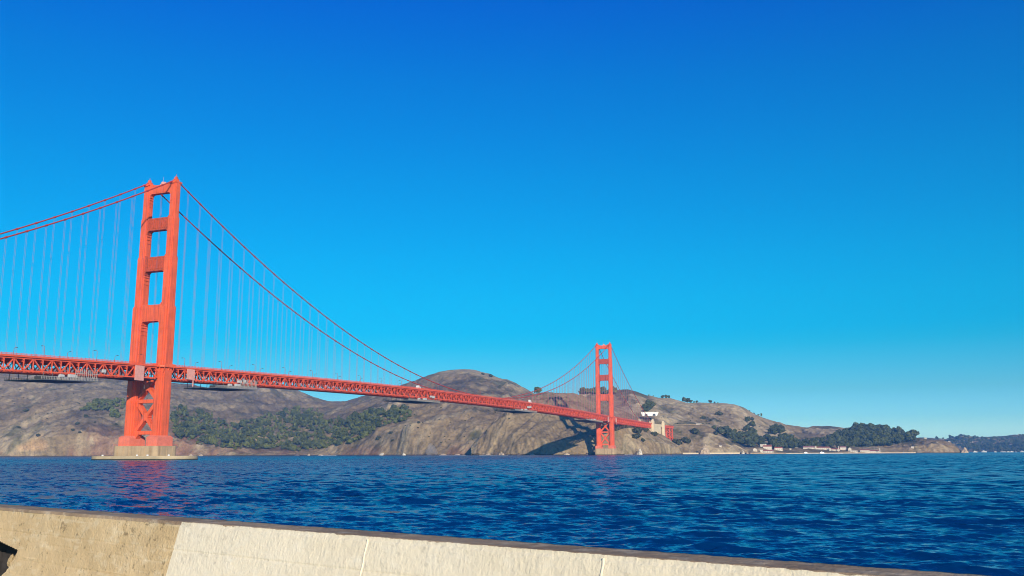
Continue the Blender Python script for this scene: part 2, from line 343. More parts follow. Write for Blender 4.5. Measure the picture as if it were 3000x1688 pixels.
# east range behind the cove with the marina
shore_e = [(1700, None, 2450), (1850, None, 2500), (2000, None, 2620), (2200, None, 2760), (2400, None, 2900), (2560, None, 3000), (2760, None, 3200)]
foot_e = [(1700, 1290, 2550), (1850, 1290, 2620), (2000, 1296, 2760), (2100, 1306, 2820), (2200, 1313, 2830), (2400, 1317, 2960), (2560, 1317, 3060), (2760, 1317, 3280)]
mid_e = [(1700, 1230, 2800), (1850, 1218, 2800), (1900, 1219, 2800), (2000, 1243, 2880), (2100, 1255, 3000), (2200, 1280, 3080), (2300, 1290, 3130), (2400, 1294, 3200), (2560, 1295, 3300), (2760, 1316, 3400)]
up_e = [(1700, 1180, 3050), (1850, 1172, 3020), (1937, 1195, 3080), (2050, 1210, 3150), (2160, 1222, 3250), (2250, 1252, 3350), (2350, 1272, 3450), (2450, 1270, 3550), (2560, 1280, 3600), (2760, 1316, 3700)]
sky_e = [(1700, 1150, 3200), (1797, 1141, 3200), (1844, 1138.7, 3200), (1862, 1145, 3220), (1902, 1158, 3250), (1936, 1166, 3280), (1962, 1165, 3300), (1993, 1174, 3320), (2016, 1180, 3330), (2051, 1178, 3350), (2124, 1180, 3400), (2156, 1185, 3400), (2180, 1193, 3420), (2207, 1210, 3450), (2233, 1222, 3480), (2273, 1233, 3550), (2296, 1241, 3600), (2342, 1248, 3700), (2363, 1253, 3750), (2378, 1248, 3800), (2401, 1246, 3850), (2447, 1249, 3900), (2520, 1262, 3900), (2640, 1290, 3900), (2760, 1315, 3900)]
terrain('hills_east', 1700, 2760, [shore_e, foot_e, mid_e, up_e, sky_e], (16, 40, 36, 30), 15, 45, 95., pal_east, step=2.5, fine=0.9, coast=0.3)
# low grassy spur in front of it
shore_s = [(1930, None, 2400), (2050, None, 2450), (2190, None, 2550)]
sky_s = [(1930, 1246, 2600), (1972, 1245, 2620), (2063, 1243, 2650), (2080, 1250, 2640), (2098, 1264, 2640), (2135, 1289, 2620), (2175, 1314, 2600), (2190, 1320, 2590)]
foot_s = [(1930, 1300, 2450), (1972, 1300, 2460), (2050, 1303, 2500), (2120, 1310, 2520), (2190, 1321, 2570)]
terrain('hills_spur', 1930, 2190, [shore_s, foot_s, sky_s], (18, 50), 8, 63, 60., pal_east, step=2.0, fine=0.9, coast=0.5, backs=((0.95, 60), (0.5, 200), (-0.1, 420)))
# wooded bluff
shore_b = [(2400, None, 3050), (2550, None, 3090), (2700, None, 3110), (2790, None, 3130), (2822, None, 3200)]
foot_b = [(2400, 1316, 3100), (2550, 1316, 3130), (2640, 1312, 3140), (2700, 1305, 3140), (2760, 1302, 3150), (2790, 1308, 3160), (2822, 1322.5, 3215)]
sky_b = [(2400, 1312, 3400), (2440, 1290, 3420), (2500, 1262, 3450), (2560, 1262, 3450), (2640, 1272, 3420), (2690, 1284, 3380), (2715, 1286, 3350), (2763, 1290, 3330), (2784, 1297, 3310), (2801, 1308, 3290), (2815, 1320, 3260), (2822, 1322, 3250)]
terrain('hills_bluff', 2400, 2822, [shore_b, foot_b, sky_b], (24, 50), 7, 77, 60., pal_bluff, step=2.0, fine=0.9, coast=0.5, backs=((0.95, 80), (0.5, 250), (-0.1, 500)))
# distant shore across the bay
shore_f = [(2500, None, 6200), (3000, None, 6000), (3500, None, 6200)]
mid_f = [(2500, 1306, 6500), (2700, 1302, 6500), (2850, 1298, 6450), (3000, 1296, 6400), (3500, 1296, 6400)]
sky_f = [(2500, 1290, 7000), (2700, 1282, 7000), (2752, 1284, 7000), (2769, 1287, 7000), (2781, 1283, 7000), (2801, 1279, 7000), (2812, 1273, 7000), (2823, 1273, 7000), (2840, 1277, 7000), (2863, 1280, 7000), (2898, 1279, 7000), (2945, 1277, 7000), (2974, 1273, 7000), (3000, 1275, 7000), (3100, 1268, 7000), (3500, 1280, 7000)]
terrain('hills_far', 2500, 3500, [shore_f, mid_f, sky_f], (24, 40), 16, 88, 240., pal_far, step=2.5, fine=1.4, backs=((0.8, 400), (-0.1, 1500)))
BVH = [(o, BVHTree.FromPolygons(v, f)) for o, v, f in TERR]
def hit(px, py, only=None):
    d = Vector(ray(px, py)); best = None
    for o, b in BVH:
        if only and only not in o.name: continue
        r = b.ray_cast(Vector(CAMP), d)
        if r[0] is not None and (best is None or r[3] < best[1]): best = (r[0], r[3])
    return best[0] if best else None
def ground_z(x, y):
    z = 0
    for o, b in BVH:
        r = b.ray_cast(Vector((x, y, 900)), Vector((0, 0, -1)))
        if r[0] is not None: z = max(z, r[0].z)
    return z

# ------------------------------------------------------------------ water
def build_water():
    m = bpy.data.materials.new('sea_water'); m.use_nodes = True; t = m.node_tree; b = t.nodes['Principled BSDF']; N = t.nodes.new; L = t.links.new
    b.inputs['Base Color'].default_value = (0.0, 0.030, 0.115, 1); b.inputs['Roughness'].default_value = 0.10; b.inputs['IOR'].default_value = 1.333; b.inputs['Specular IOR Level'].default_value = 0.5
    co = N('ShaderNodeTexCoord'); geo = N('ShaderNodeNewGeometry'); at = N('ShaderNodeVertexColor'); at.layer_name = 'tint'; sep = N('ShaderNodeSeparateColor'); L(at.outputs[0], sep.inputs[0])
    cur = geo.outputs['Normal']
    # ripples too small for the mesh tilt the normal directly: coarse chop scaled by what the mesh leaves out, plus fine ripples everywhere
    for sc, det, k, useattr in ((0.42, 7, 1.6, True), (0.9, 3, 0.6, False), (3.6, 5, 0.9, False)):
        mp = N('ShaderNodeMapping'); mp.inputs['Rotation'].default_value = (0, 0, -YAW); L(co.outputs['Object'], mp.inputs[0])
        m2 = N('ShaderNodeVectorMath'); m2.operation = 'MULTIPLY'; m2.inputs[1].default_value = (0.62, 1.9, 1); L(mp.outputs[0], m2.inputs[0])
        n = N('ShaderNodeTexNoise'); n.inputs['Scale'].default_value = sc; n.inputs['Detail'].default_value = det; n.inputs['Roughness'].default_value = 0.62; L(m2.outputs[0], n.inputs['Vector'])
        s1 = N('ShaderNodeVectorMath'); s1.operation = 'SUBTRACT'; s1.inputs[1].default_value = (.5, .5, .5); L(n.outputs['Color'], s1.inputs[0])
        s2 = N('ShaderNodeVectorMath'); s2.operation = 'MULTIPLY'; s2.inputs[1].default_value = (k, k, 0); L(s1.outputs[0], s2.inputs[0]); v = s2.outputs[0]
        if useattr: s3 = N('ShaderNodeVectorMath'); s3.operation = 'SCALE'; L(v, s3.inputs[0]); L(sep.outputs[0], s3.inputs['Scale']); v = s3.outputs[0]
        ad = N('ShaderNodeVectorMath'); ad.operation = 'ADD'; L(cur, ad.inputs[0]); L(v, ad.inputs[1]); cur = ad.outputs[0]
    nm = N('ShaderNodeVectorMath'); nm.operation = 'NORMALIZE'; L(cur, nm.inputs[0]); L(nm.outputs[0], b.inputs['Normal']); L(sep.outputs[1], b.inputs['Roughness'])
    h = CAMP[2]; fr = FPX/3000*1024
    D = [3., 10., 18., 23.]
    while D[-1] < 2300:
        q = D[-1]; D.append(q+min(0.16*q*q/(h*fr)+.02, 1.25 if q < 900 else 1.25+(q-900)*.004))
    D = np.array(D+list(np.geomspace(2340, 11500, 40)))
    az = np.linspace(azim(-260), azim(3260), 900)
    Dg, A = np.meshgrid(D, az, indexing='ij'); X = CAMP[0]+Dg*np.sin(A); Y = CAMP[1]+Dg*np.cos(A)
    sd = np.gradient(D)[:, None]*np.ones_like(A); ss = Dg*(az[1]-az[0])
    Z = np.zeros(X.shape); DX = np.zeros_like(Z); DY = np.zeros_like(Z); miss = np.zeros_like(Z)
    r = np.random.default_rng(5); gust = np.clip(0.95+0.75*fbm(X/38, Y/24, 4, 200), .25, 1.8); warps = [fbm(X/w_, Y/w_, 2, 300+i)*3.0 for i, w_ in enumerate((9, 17, 30))]
    main = YAW+math.pi+0.2; n = 128
    for i in range(n):
        lam = 0.32*(8.5/0.32)**(r.random()); th = main+r.normal()*0.45; k = 2*math.pi/lam
        slope = SEA_SLOPE*(1.15 if lam < .9 else 1.25 if lam < 3 else .95 if lam < 4.6 else .5); a = slope/k
        ph = r.random()*6.28; vx, vy = math.sin(th), math.cos(th)
        dr = abs(math.cos(th-YAW)); sp_ = sd*dr+ss*math.sqrt(max(0, 1-dr*dr)); att = np.clip((lam/sp_-1.7)/1.5, 0, 1)
        arg = k*(X*vx+Y*vy)+ph+warps[i % 3]; aa = a*att*gust; c = np.cos(arg); s = np.sin(arg)
        Z += aa*s; DX += 1.0*aa*c*vx; DY += 1.0*aa*c*vy; miss += (slope*(1-att))**2/2
    ms = np.sqrt(miss)/0.060*(0.45+0.55*gust); tint = np.stack([ms, np.clip(.10+.5*np.sqrt(miss), .10, .24), ms], -1)
    o = grid_mesh('sea', X+DX, Y+DY, Z, m, tint); tag(o, kind='structure'); return o
SEA_SLOPE = 0.021
build_water()
# ------------------------------------------------------------------ the suspension bridge
def zd(y):                                   # sidewalk level
    if y < 0: return 72.8+0.032*y
    if y > 1280: return 75.8-0.012*(y-1280)
    u = y/1280; return 72.8+3.0*u+8.0*(1-(2*u-1)**2)
ZC = 224.9
def zcab(y):
    if y < 0: u = -y/343; return ZC+(66.-ZC)*u-41.2*u*(1-u)
    if y > 1280: u = (y-1280)/343; return ZC+(74.-ZC)*u-41.2*u*(1-u)
    u = y/1280; return ZC-572*u*(1-u)
EX = 13.7
bridge = empty('suspension_bridge', (0, 0, 0))
tag(bridge, 'long red orange suspension bridge spanning the strait from left to right', 'bridge')
TIERS = [(18.6, 106.5, 4.35, 6.0), (106.5, 119.4, 4.35, 6.0), (119.4, 159.6, 3.7, 4.9), (159.6, 192.0, 3.3, 4.15), (192.0, 221.8, 2.85, 3.5)]
def leg_mesh(side):
    b = MB()
    for ti, (z0, z1, a, c) in enumerate(TIERS):
        a2, c2 = TIERS[min(ti+1, 4)][2:]
        n = 0.18                                         # stepped corners give the fluted look
        for ax, cy in ((a, c*0.62), (a*0.80, c*0.86), (a*0.50, c)):
            e = {a: 0, a*0.80: 0.012, a*0.50: 0.024}[ax]
            b.box(side*EX-ax, side*EX+ax, -cy, cy, z0-e, z1+e)
        for q in np.arange(z0+6, z1-3, 9.6): b.box(side*EX-a*.5-.02, side*EX+a*.5+.02, -c-.07, c+.07, q-.13, q+.13); b.box(side*EX-a-.06, side*EX+a+.06, -c*.62, c*.62, q-.12, q+.12)
        if z1 < 200 and z1 > 107:                        # set-back collar
            b.taper(side*EX, 0, a*.86, c*.86, z1-0.6, a2*.9, c2*.9, z1+1.6)
            for q in (13.0, 14.3): b.box(side*EX-a2*.5-.1, side*EX+a2*.5+.1, -c2-.15, c2+.15, z1+q, z1+q+.45); b.box(side*EX-a2-.15, side*EX+a2+.15, -c2*.62-.1, c2*.62+.1, z1+q+.01, z1+q+.44)
    return b
def fil(cx, cz, r, a0, a1, n=6): return [(cx+r*math.cos(a0+(a1-a0)*i/n), cz+r*math.sin(a0+(a1-a0)*i/n)) for i in range(n+1)]
def strut_poly(z0, z1, xi, rl, ru, top=False):
    """strut between the legs: inner half width xi; lower opening has corner radius rl, the opening above has ru"""
    p = [(-xi-0.5, z0-rl*1.15), (-xi, z0-rl*1.15)]
    p += [(-xi+rl-rl*math.cos(t), z0-rl*1.15+rl*1.15*math.sin(t)) for t in np.linspace(0, math.pi/2, 8)][1:]
    p += [(xi-rl+rl*math.sin(t), z0-rl*1.15+rl*1.15*math.cos(t)) for t in np.linspace(0, math.pi/2, 8)]
    p += [(xi+0.5, z0-rl*1.15)]
    if top: p += [(xi+0.5, z1+2.6)]+[(x, z1+2.4*(abs(x)/xi)**3) for x in np.linspace(xi, -xi, 15)]+[(-xi-0.5, z1+2.6)]
    else:
        p += [(xi+0.5, z1+ru)]+[(xi-ru+ru*math.cos(t), z1+ru-ru*math.sin(t)) for t in np.linspace(0, math.pi/2, 6)]
        p += [(-xi+ru-ru*math.sin(t), z1+ru-ru*math.cos(t)) for t in np.linspace(0, math.pi/2, 6)]+[(-xi-0.5, z1+ru)]
    return p
def build_tower(y0, which):
    T = empty('tower', (0, y0, 0), parent=bridge)
    T['label'] = which
    for s in (1, -1):
        leg_mesh(s).build('tower_leg', M['orange'], T)
        b = MB(); b.taper(s*EX, 0, 5.5, 8.3, 10.6, 5.5, 8.3, 17.2); b.taper(s*EX, 0, 5.48, 8.28, 17.2, 4.6, 6.5, 18.6)
        for q in (-4.2, 0, 4.2): b.box(s*EX-0.35+q*0.0, s*EX+0.35, q-0.3, q+0.3, 10.7, 17.0)
        for q in (-3.2, 0, 3.2): b.box(s*EX+q-0.3, s*EX+q+0.3, -8.5, 8.5, 10.7, 17.0)
        b.build('pedestal', M['orange_pale'], T)
        b = MB(); b.taper(s*EX, 0, 3.1, 3.9, 221.8, 3.1, 3.9, 223.0)
        b.prism([(-4.6, 221.0), (4.6, 221.0), (4.3, 222.1), (2.9, 222.9), (1.8, 223.8), (1.3, 225.2), (-1.3, 225.2), (-1.8, 223.8), (-2.9, 222.9), (-4.3, 222.1)], 'x', s*EX-1.9, s*EX+1.9)
        b.taper(s*EX, 0, 1.0, 1.0, 225.2, 0.9, 0.9, 227.2); b.tube([(s*EX, 0, 227.1), (s*EX, 0, 229.2)], 0.16, 6)
        b.build('saddle_cap', M['orange'], T)
    specs = [(214.3, 221.3, 2.85, 2.2, 2.6, 0, 1), (183.2, 193.4, 3.3, 2.6, 2.6, 1.4, 2), (149.3, 161.0, 3.7, 3.1, 2.6, 1.4, 2), (108.4, 121.6, 4.35, 3.7, 3.0, 1.6, 3)]
    for z0, z1, a, d, rl, ru, k in specs:
        xi = EX-a; b = MB(); b.prism(strut_poly(z0, z1, xi, rl, ru, k == 1), 'y', -d, d)
        for sy in (-1, 1):
            if k == 2:
                b.box(-xi, xi, sy*d-0.12, sy*d+0.12, z1-1.3, z1-0.4); b.box(-xi, xi, sy*d-0.12, sy*d+0.12, z0+0.4, z0+1.3)
                q = -xi+1.0
                while q < xi-0.6: b.box(q-0.32, q+0.32, sy*(d+.2)-0.30, sy*(d+.2)+0.30, z0+1.5, z1-1.5); q += 1.9
            if k == 3:
                for q in (-xi*0.33, xi*0.33): b.box(q-0.22, q+0.22, sy*d-0.2, sy*d+0.2, z0+.6, z1-.6)
                b.box(-xi, xi, sy*d-0.15, sy*d+0.15, z0+1.2, z0+1.6)
            if k == 1: b.box(-xi, xi, sy*d-0.15, sy*d+0.15, z0+1.0, z0+1.35)
        # stepped brackets on the inner faces of the legs below the strut
        for s in (-1, 1):
            for j, (zz, ln) in enumerate(((1.6, 1.5), (3.6, 1.2), (6.2, 0.9), (9.4, 0.6))):
                b.box(s*(xi-ln*0.55), s*(xi+0.1), -d*0.96, d*0.96, z0-zz-1.15, z0-zz-0.75)
        b.build('strut', M['orange_worn'] if k == 2 else M['orange'], T)
    xi = EX-4.35
    for z in (45.2, 20.9):
        b = MB(); b.box(-xi-.3, xi+.3, -2.4, 2.4, z-1.4, z+1.4)
        if z < 30:
            for s in (-1, 1): b.prism([(s*(xi+.3), z-1.41), (s*(xi+.3), z-6.5), (s*(xi-1.2), z-4.6), (s*(xi-3.6), z-1.41)][::s], 'y', -2.3, 2.3)
        b.build('strut', M['orange'], T)
    for za, zb in ((22.3, 43.8), (46.6, 66.4)):
        b = MB()
        b.beam((-xi, 0.03, za), (xi, 0.03, zb), 4.2, 2.6, (0, 1, 0)) if False else None
        for s in (-1, 1):
            dx, dz = 2*xi, zb-za; L_ = math.hypot(dx, dz); nx, nz = -dz/L_*1.3, dx/L_*1.3
            P = [(-s*xi-s*.0-nx*s, za-nz), (s*xi-nx*s, zb-nz), (s*xi+nx*s, zb+nz), (-s*xi+nx*s, za+nz)]
            if s < 0: P = P[::-1]
            b.prism(P, 'y', -2.1+0.02*s, 2.1+0.02*s)
        b.prism([(-3, (za+zb)/2), (0, (za+zb)/2-3.2), (3, (za+zb)/2), (0, (za+zb)/2+3.2)], 'y', -2.2, 2.2)
        b.build('cross_brace', M['orange'], T)
    # balcony walkway wrapping the legs at deck level
    z = zd(y0)
    for s in (-1, 1):
        b = MB()
        b.prism([(s*8.9, -8.5), (s*17.2, -8.5), (s*19.6, -6.2), (s*19.6, 6.2), (s*17.2, 8.5), (s*8.9, 8.5)][::s], 'z', z-1.5, z-0.1)
        for q in (-8.3, 8.3): b.box(min(s*9.2, s*17.0), max(s*9.2, s*17.0), q-.08, q+.08, z-.1, z+1.2)
        b.box(min(s*19.3, s*19.5), max(s*19.3, s*19.5), -6.1, 6.1, z-.1, z+1.2)
        for q in (-5, 0, 5): b.beam((s*19, q, z-1.5), (s*17.5, q, z-5.5), .5, .5)
        for q in (-8, 8): b.beam((s*16.5, q, z-1.5), (s*15.5, q*0.75, z-6.5), .5, .5); b.beam((s*11, q, z-1.5), (s*15.5, q*.75, z-6), .5, .5)
        b.build('balcony', M['orange'], T)
    b = MB(); b.box(-1.6, 1.6, -1.2, 1.2, 220.9, 222.6); b.tube([(0, 0, 222.5), (0, 0, 223.6), (0, 0, 224.3), (0, 0, 224.7)], [1.2, 1.3, 0.9, 0.2], 12); b.tube([(2.4, 0, 221), (2.4, 0, 224)], 0.9, 10); b.tube([(.6, 0, 224), (.6, 0, 228.5)], 0.08, 5)
    b.build('beacon', M['pink_panel'], T)
    return T
build_tower(0, 'nearer, much larger red tower at the left'); build_tower(1280, 'far red tower in front of the rocky point')
def rr(hx, hy, r, n=6):
    p = []
    for cx, cy, a in ((hx-r, hy-r, 0), (-hx+r, hy-r, 90), (-hx+r, -hy+r, 180), (hx-r, -hy+r, 270)):
        for i in range(n+1):
            t = math.radians(a+90*i/n); p.append((cx+r*math.cos(t), cy+r*math.sin(t)))
    return p
for y0, hx, hy, ztop, lab in ((0, 21.6, 12.0, 10.6, 'tan streaked concrete pier with a low oval fender'), (1280, 20.2, 11, 12.6, 'concrete pier standing by the rocky shore')):
    b = MB(); b.prism(rr(hx, hy, 3.5), 'z', -6, ztop); 
    for s in (-1, 1):
        for q in (-16, -10.5, -5.2, 5.2, 10.5, 16): b.box(q-.35, q+.35, s*hy-.3, s*hy+.3, 0.2, ztop-0.6)
        for q in (-6, 0, 6): b.box(s*hx-.3, s*hx+.3, q-.35, q+.35, 0.2, ztop-0.6)
    o = b.build('pier', M['concrete'], bridge, loc=(0, y0, 0)); o['label'] = lab
    b = MB(); b.prism(rr(hx+.35, hy+.35, 3.6), 'z', -5, 1.0); b.build('weed_band', M['weed'], o)
    for s in (-1, 1):
        b = MB()
        for x in np.arange(-hx+1, hx, 2.2): b.tube([(x, s*(hy-.5), ztop-.1), (x, s*(hy-.5), ztop+1.2)], .07, 4)
        b.beam((-hx+1, s*(hy-.5), ztop+1.2), (hx-1, s*(hy-.5), ztop+1.2), .09, .09); b.build('handrail', M['orange'], o)
def ring(b, hx, hy, r, t, z0, z1):
    o = rr(hx, hy, r, 12); i = rr(hx-t, hy-t, r-t, 12); n = len(o)
    for (pts, z) in ((o, z0), (o, z1), (i, z1), (i, z0)): b.v += [(x, y, z) for x, y in pts]
    for k in range(4):
        for j in range(n): b.f.append((k*n+j, k*n+(j+1) % n, ((k+1) % 4)*n+(j+1) % n, ((k+1) % 4)*n+j))
b = MB(); ring(b, 45.0, 19.5, 18.5, 2.2, -5, 3.1); fen = b.build('pier_fender', M['fender'], bridge); fen['label'] = 'low oval concrete ring around the left pier'
b = MB(); ring(b, 45.3, 19.8, 18.7, 2.8, -5, 0.9); b.build('weed_band', M['weed'], fen)
for x, y in ((-24, -18.6), (20, -18.6), (36, -14), (10, -18.6)): b = MB(); b.taper(x, y, .6, .5, 3.1, .5, .4, 4.1); b.build('bollard', M['white'], fen)

# truss, deck, railings
Y0, Y1 = -335.28, 1623.
def panel_ys(a, b):
    n = int(round((b-a)/7.62)); return [a+(b-a)*i/n for i in range(n+1)]
SPANS = [(-335.28, -8.6), (8.6, 1271.4), (1288.6, 1619.)]
HC, DEP = 0.95, 8.2                          # chord height, truss depth between chord centres
for sx, nm in ((1, 'near'), (-1, 'far')):
    for ya, yb in SPANS:
        ys = panel_ys(ya, yb); b = MB(); x = sx*EX
        for i, y in enumerate(ys):
            zt = zd(y)-1.75; zb = zt-DEP
            if i:
                yp = ys[i-1]; ztp = zd(yp)-1.75
                b.beam((x, yp, ztp), (x, y, zt), .9, HC); b.beam((x, yp, ztp-DEP), (x, y, zb), .9, HC)
                if i % 2: b.beam((x, yp, ztp), (x, y, zb), .62, .72, (1, 0, 0))
                else: b.beam((x, yp, ztp-DEP), (x, y, zt), .62, .72, (1, 0, 0))
            b.box(x-.3, x+.3, y-.30, y+.30, zb, zt)
            if i % 2: b.prism([(y-1.9, zt-.2), (y+.3, zt-.2), (y+.3, zt-2.2)][::-1], 'x', x-.34, x+.34); b.prism([(y-1.5, zb+.3), (y+1.5, zb+.3), (y, zb+1.7)], 'x', x-.36, x+.36)
            else: b.prism([(y-1.6, zt-.3), (y, zt-1.8), (y+1.6, zt-.3)], 'x', x-.36, x+.36)
        o = b.build('stiffening_truss', M['steel_red'], bridge)
# cross frames inside the deck
b = MB()
for ya, yb in SPANS:
    ys = panel_ys(ya, yb)
    for i, y in enumerate(ys):
        zt = zd(y)-1.75; zb = zt-DEP
        b.box(-EX+.4, EX-.4, y-.25, y+.25, zt-1.6, zt+.55)
        b.box(-EX+.4, EX-.4, y-.28, y+.28, zb-.35, zb+.35)
        if i % 2 == 0:
            for s in (-1, 1): b.beam((s*EX, y, zb), (s*4.5, y, zt-1.2), .42, .42, (0, 1, 0)); b.beam((0, y, zb), (s*4.5, y, zt-1.2), .42, .42, (0, 1, 0))
        else:
            for s in (-1, 1): b.beam((s*EX, y, zt-2.4), (s*(EX-4.5), y, zt-1.4), .4, .4, (0, 1, 0)); b.beam((s*EX, y, zb+.3), (s*5, y, zt-1.4), .36, .36, (0, 1, 0))
        if i:
            yp = ys[i-1]; zp = zd(yp)-1.75-DEP
            s = 1 if i % 2 else -1
            b.beam((-s*EX, yp, zp-.2), (s*EX, y, zb-.2), .5, .5)
            b.beam((s*EX, yp, zp-.24), (-s*EX, y, zb-.24), .4, .4)
b.build('floor_framing', M['steel_red'], bridge)
def deck_strip(b, x0, x1, zo0, zo1, ya, yb, step=15.24):
    ys = list(np.arange(ya, yb, step))+[yb]
    for p, q in zip(ys[:-1], ys[1:]):
        a, c = zd(p), zd(q); b.quad8([(x0, p, a+zo0), (x1, p, a+zo0), (x1, q, c+zo0), (x0, q, c+zo0), (x0, p, a+zo1), (x1, p, a+zo1), (x1, q, c+zo1), (x0, q, c+zo1)])
b = MB(); deck_strip(b, -9.3, 9.3, -.75, -.12, Y0, Y1+250); b.build('roadway', M['roadway'], bridge)
for s in (-1, 1):
    x0, x1 = sorted((s*9.302, s*15.0))
    for ya, yb in ((Y0, -6.2), (6.2, 1273.8), (1286.2, Y1)): b = MB(); deck_strip(b, x0, x1, -.40, 0, ya, yb); deck_strip(b, *sorted((s*14.6, s*15.1)), -1.15, .12, ya, yb); b.build('sidewalk', M['steel_red'], bridge)
    for ya, yb in ((Y0, -8), (8, 1272), (1288, Y1)):
        b = MB()
        for h, hh in ((1.28, .14), (.95, .05), (.62, .05), (.32, .05)): deck_strip(b, *sorted((s*14.86, s*14.98)), h-hh, h, ya, yb)
        y = ya
        while y <= yb: z = zd(y); b.box(*sorted((s*14.8, s*15.02)), y-.11, y+.11, z, z+1.42); y += 3.81
        y = ya
        while y <= min(yb, 500): z = zd(y); b.box(*sorted((s*14.88, s*14.94)), y-.04, y+.04, z+.1, z+1.2); y += .381
        b.build('railing', M['steel_red'], bridge)
# cables and suspenders
for s in (-1, 1):
    b = MB(); ys = list(np.arange(-343, 1623.1, 7.62)); ys = sorted(set([round(float(y), 3) for y in ys]+[0., 1280.])); pts = [(s*EX, y, zcab(y)) for y in ys]
    b.tube(pts, 0.50, 10)
    for y in np.arange(-15.24*22, 1623, 15.24):
        if abs(y) < 5 or abs(y-1280) < 5: continue
        d = Vector((0, 2.0, zcab(y+1)-zcab(y-1))).normalized(); p = Vector((s*EX, y, zcab(y))); b.tube([p-d*.8, p+d*.8], .74, 10)
    b.build('main_cable', M['cable'], bridge, smooth=False)
rows = []
for s in (-1, 1):
    for k in range(-21, 84+23):
        y = 15.24*k
        if abs(y) < 5 or abs(y-1280) < 5 or y > 1615: continue
        zt, zb = zcab(y), zd(y)-1.3
        if zt-zb < 1.6: continue
        c = np.array((s*EX, y, (zt+zb)/2)); dd = c-CAMP; dep = dd@FW; pxx = 1500+FPX*(dd@RT)/dep
        rows.append(((zt-zb)/dep if -60 < pxx < 3060 else 0, s, y, zt, zb))
rows.sort(reverse=True)
def hang(b, s, y, zt, zb):
    for o in (-.32, .32): b.tube([(s*EX+o*.6, y+o, zb), (s*EX+o*.6, y+o, zt)], 0.056 if y < 600 else 0.13, 5)
for i, (k, s, y, zt, zb) in enumerate(rows[:100]):
    b = MB(); hang(b, s, y, zt, zb); b.build('suspender', M['hanger'], bridge)
b = MB()
for k, s, y, zt, zb in rows[100:]:
    if k > 0: hang(b, s, y, zt, zb)
o = b.build('suspenders', M['hanger'], bridge); o['kind'] = 'stuff'
# weathered panels by the towers
for y0 in (0, 1280):
    for ya, yb in ((-32.0, -22.9), (24.9, 33.6)):
        z = zd(y0+ya)-1.2; b = MB(); x = EX+1.45
        h = 11.2 if ya < 0 else 8.4
        b.box(x-.25, x+.25, y0+ya, y0+yb, z-h, z)
        for q in np.arange(z-h+1.4, z, 1.4): b.box(x+.2, x+.34, y0+ya, y0+yb, q-.06, q+.06)
        if ya > 0:
            for q in np.arange(y0+ya+1.2, y0+yb, 1.5): b.box(x+.2, x+.36, q-.06, q+.06, z-h, z)
            b.box(x-.3, x+.3, y0+ya+7.2, y0+ya+7.9, z-h-5.5, z-h)
        b.build('cladding_panel', M['pink_panel'], bridge)
for y0 in (0, 1280):
    z = zd(y0-20)-1.75-DEP; b = MB(); b.box(-EX+.5, EX-.5, y0-34, y0-6.5, z-.9, z-.5); o = b.build('added_shade_plate', M['dark'], bridge)  # plate added under the deck to cast shade on the tower's far leg
# north pylons, the wall between them and the red approach trestle
def pylon(yc, zb0, lab):
    z = zd(yc); b = MB()
    for s in (-1, 1):
        b.box(s*16-3, s*16+3, yc-4.5, yc+4.5, zb0, z+5.5); b.box(s*16-2.4, s*16+2.4, yc-3.8, yc+3.8, z+5.5, z+8.5); b.box(s*16-1.6, s*16+1.6, yc-2.6, yc+2.6, z+8.5, z+10.2)
        b.taper(s*16, yc, 3.9, 6.2, zb0-2, 3.05, 4.55, zb0+22)
    b.box(-13, 13, yc-2.2, yc+2.2, zb0, z-10)
    o = b.build('pylon', M['concrete_pale'], bridge); o['label'] = lab
pylon(1626, 22, 'left of the two cream concrete pylons on the shore'); pylon(1735, 34, 'right of the two cream concrete pylons on the shore')
b = MB(); b.box(8.5, 13.5, 1630.6, 1730.4, zd(1680)-4.6, zd(1680)-1.1); b.box(8.0, 13.0, 1646, 1722, 46, zd(1680)-4.62); b.box(7.5, 12.6, 1668, 1706, 30, 45.98); b.box(13.2, 13.8, 1630.6, 1730.4, zd(1680)-1.09, zd(1680)+.9)
b.build('housing_wall', M['concrete_pale'], bridge)
b = MB()
for x in (-11, 11):
    for y in (1748, 1786, 1824, 1858):
        b.beam((x*1.25, y, 14), (x, y, 68), 1.5, 1.5)
    for k, (ya, yb) in enumerate(((1748, 1786), (1786, 1824), (1824, 1858))):
        for j in range(4):
            za, zb = 16+j*12.5, 16+(j+1)*12.5
            b.beam((x*1.1, ya, za), (x*1.1, yb, zb), .9, .9); b.beam((x*1.1, yb, za), (x*1.1, ya, zb), .9, .9); b.beam((x*1.1, ya, zb), (x*1.1, yb, zb), 1.1, 1.1)
for y in (1748, 1786, 1824, 1858):
    for j in range(4):
        za, zb = 16+j*12.5, 16+(j+1)*12.5
        b.beam((-12, y, za), (12, y, zb), .8, .8); b.beam((12, y, za), (-12, y, zb), .8, .8); b.beam((-12, y, zb), (12, y, zb), 1, 1)
b.box(-13, 13, 1742, 1866, 65.4, 69.3); b.box(12.6, 14.2, 1741, 1867, 69.31, 70.6)
for y in np.arange(1743, 1866, 3.8): b.box(14.0, 14.2, y-.15, y+.15, 70.6, 71.9)
b.box(13.95, 14.25, 1741, 1867, 71.7, 71.95)
b.build('approach_trestle', M['steel_red'], bridge)

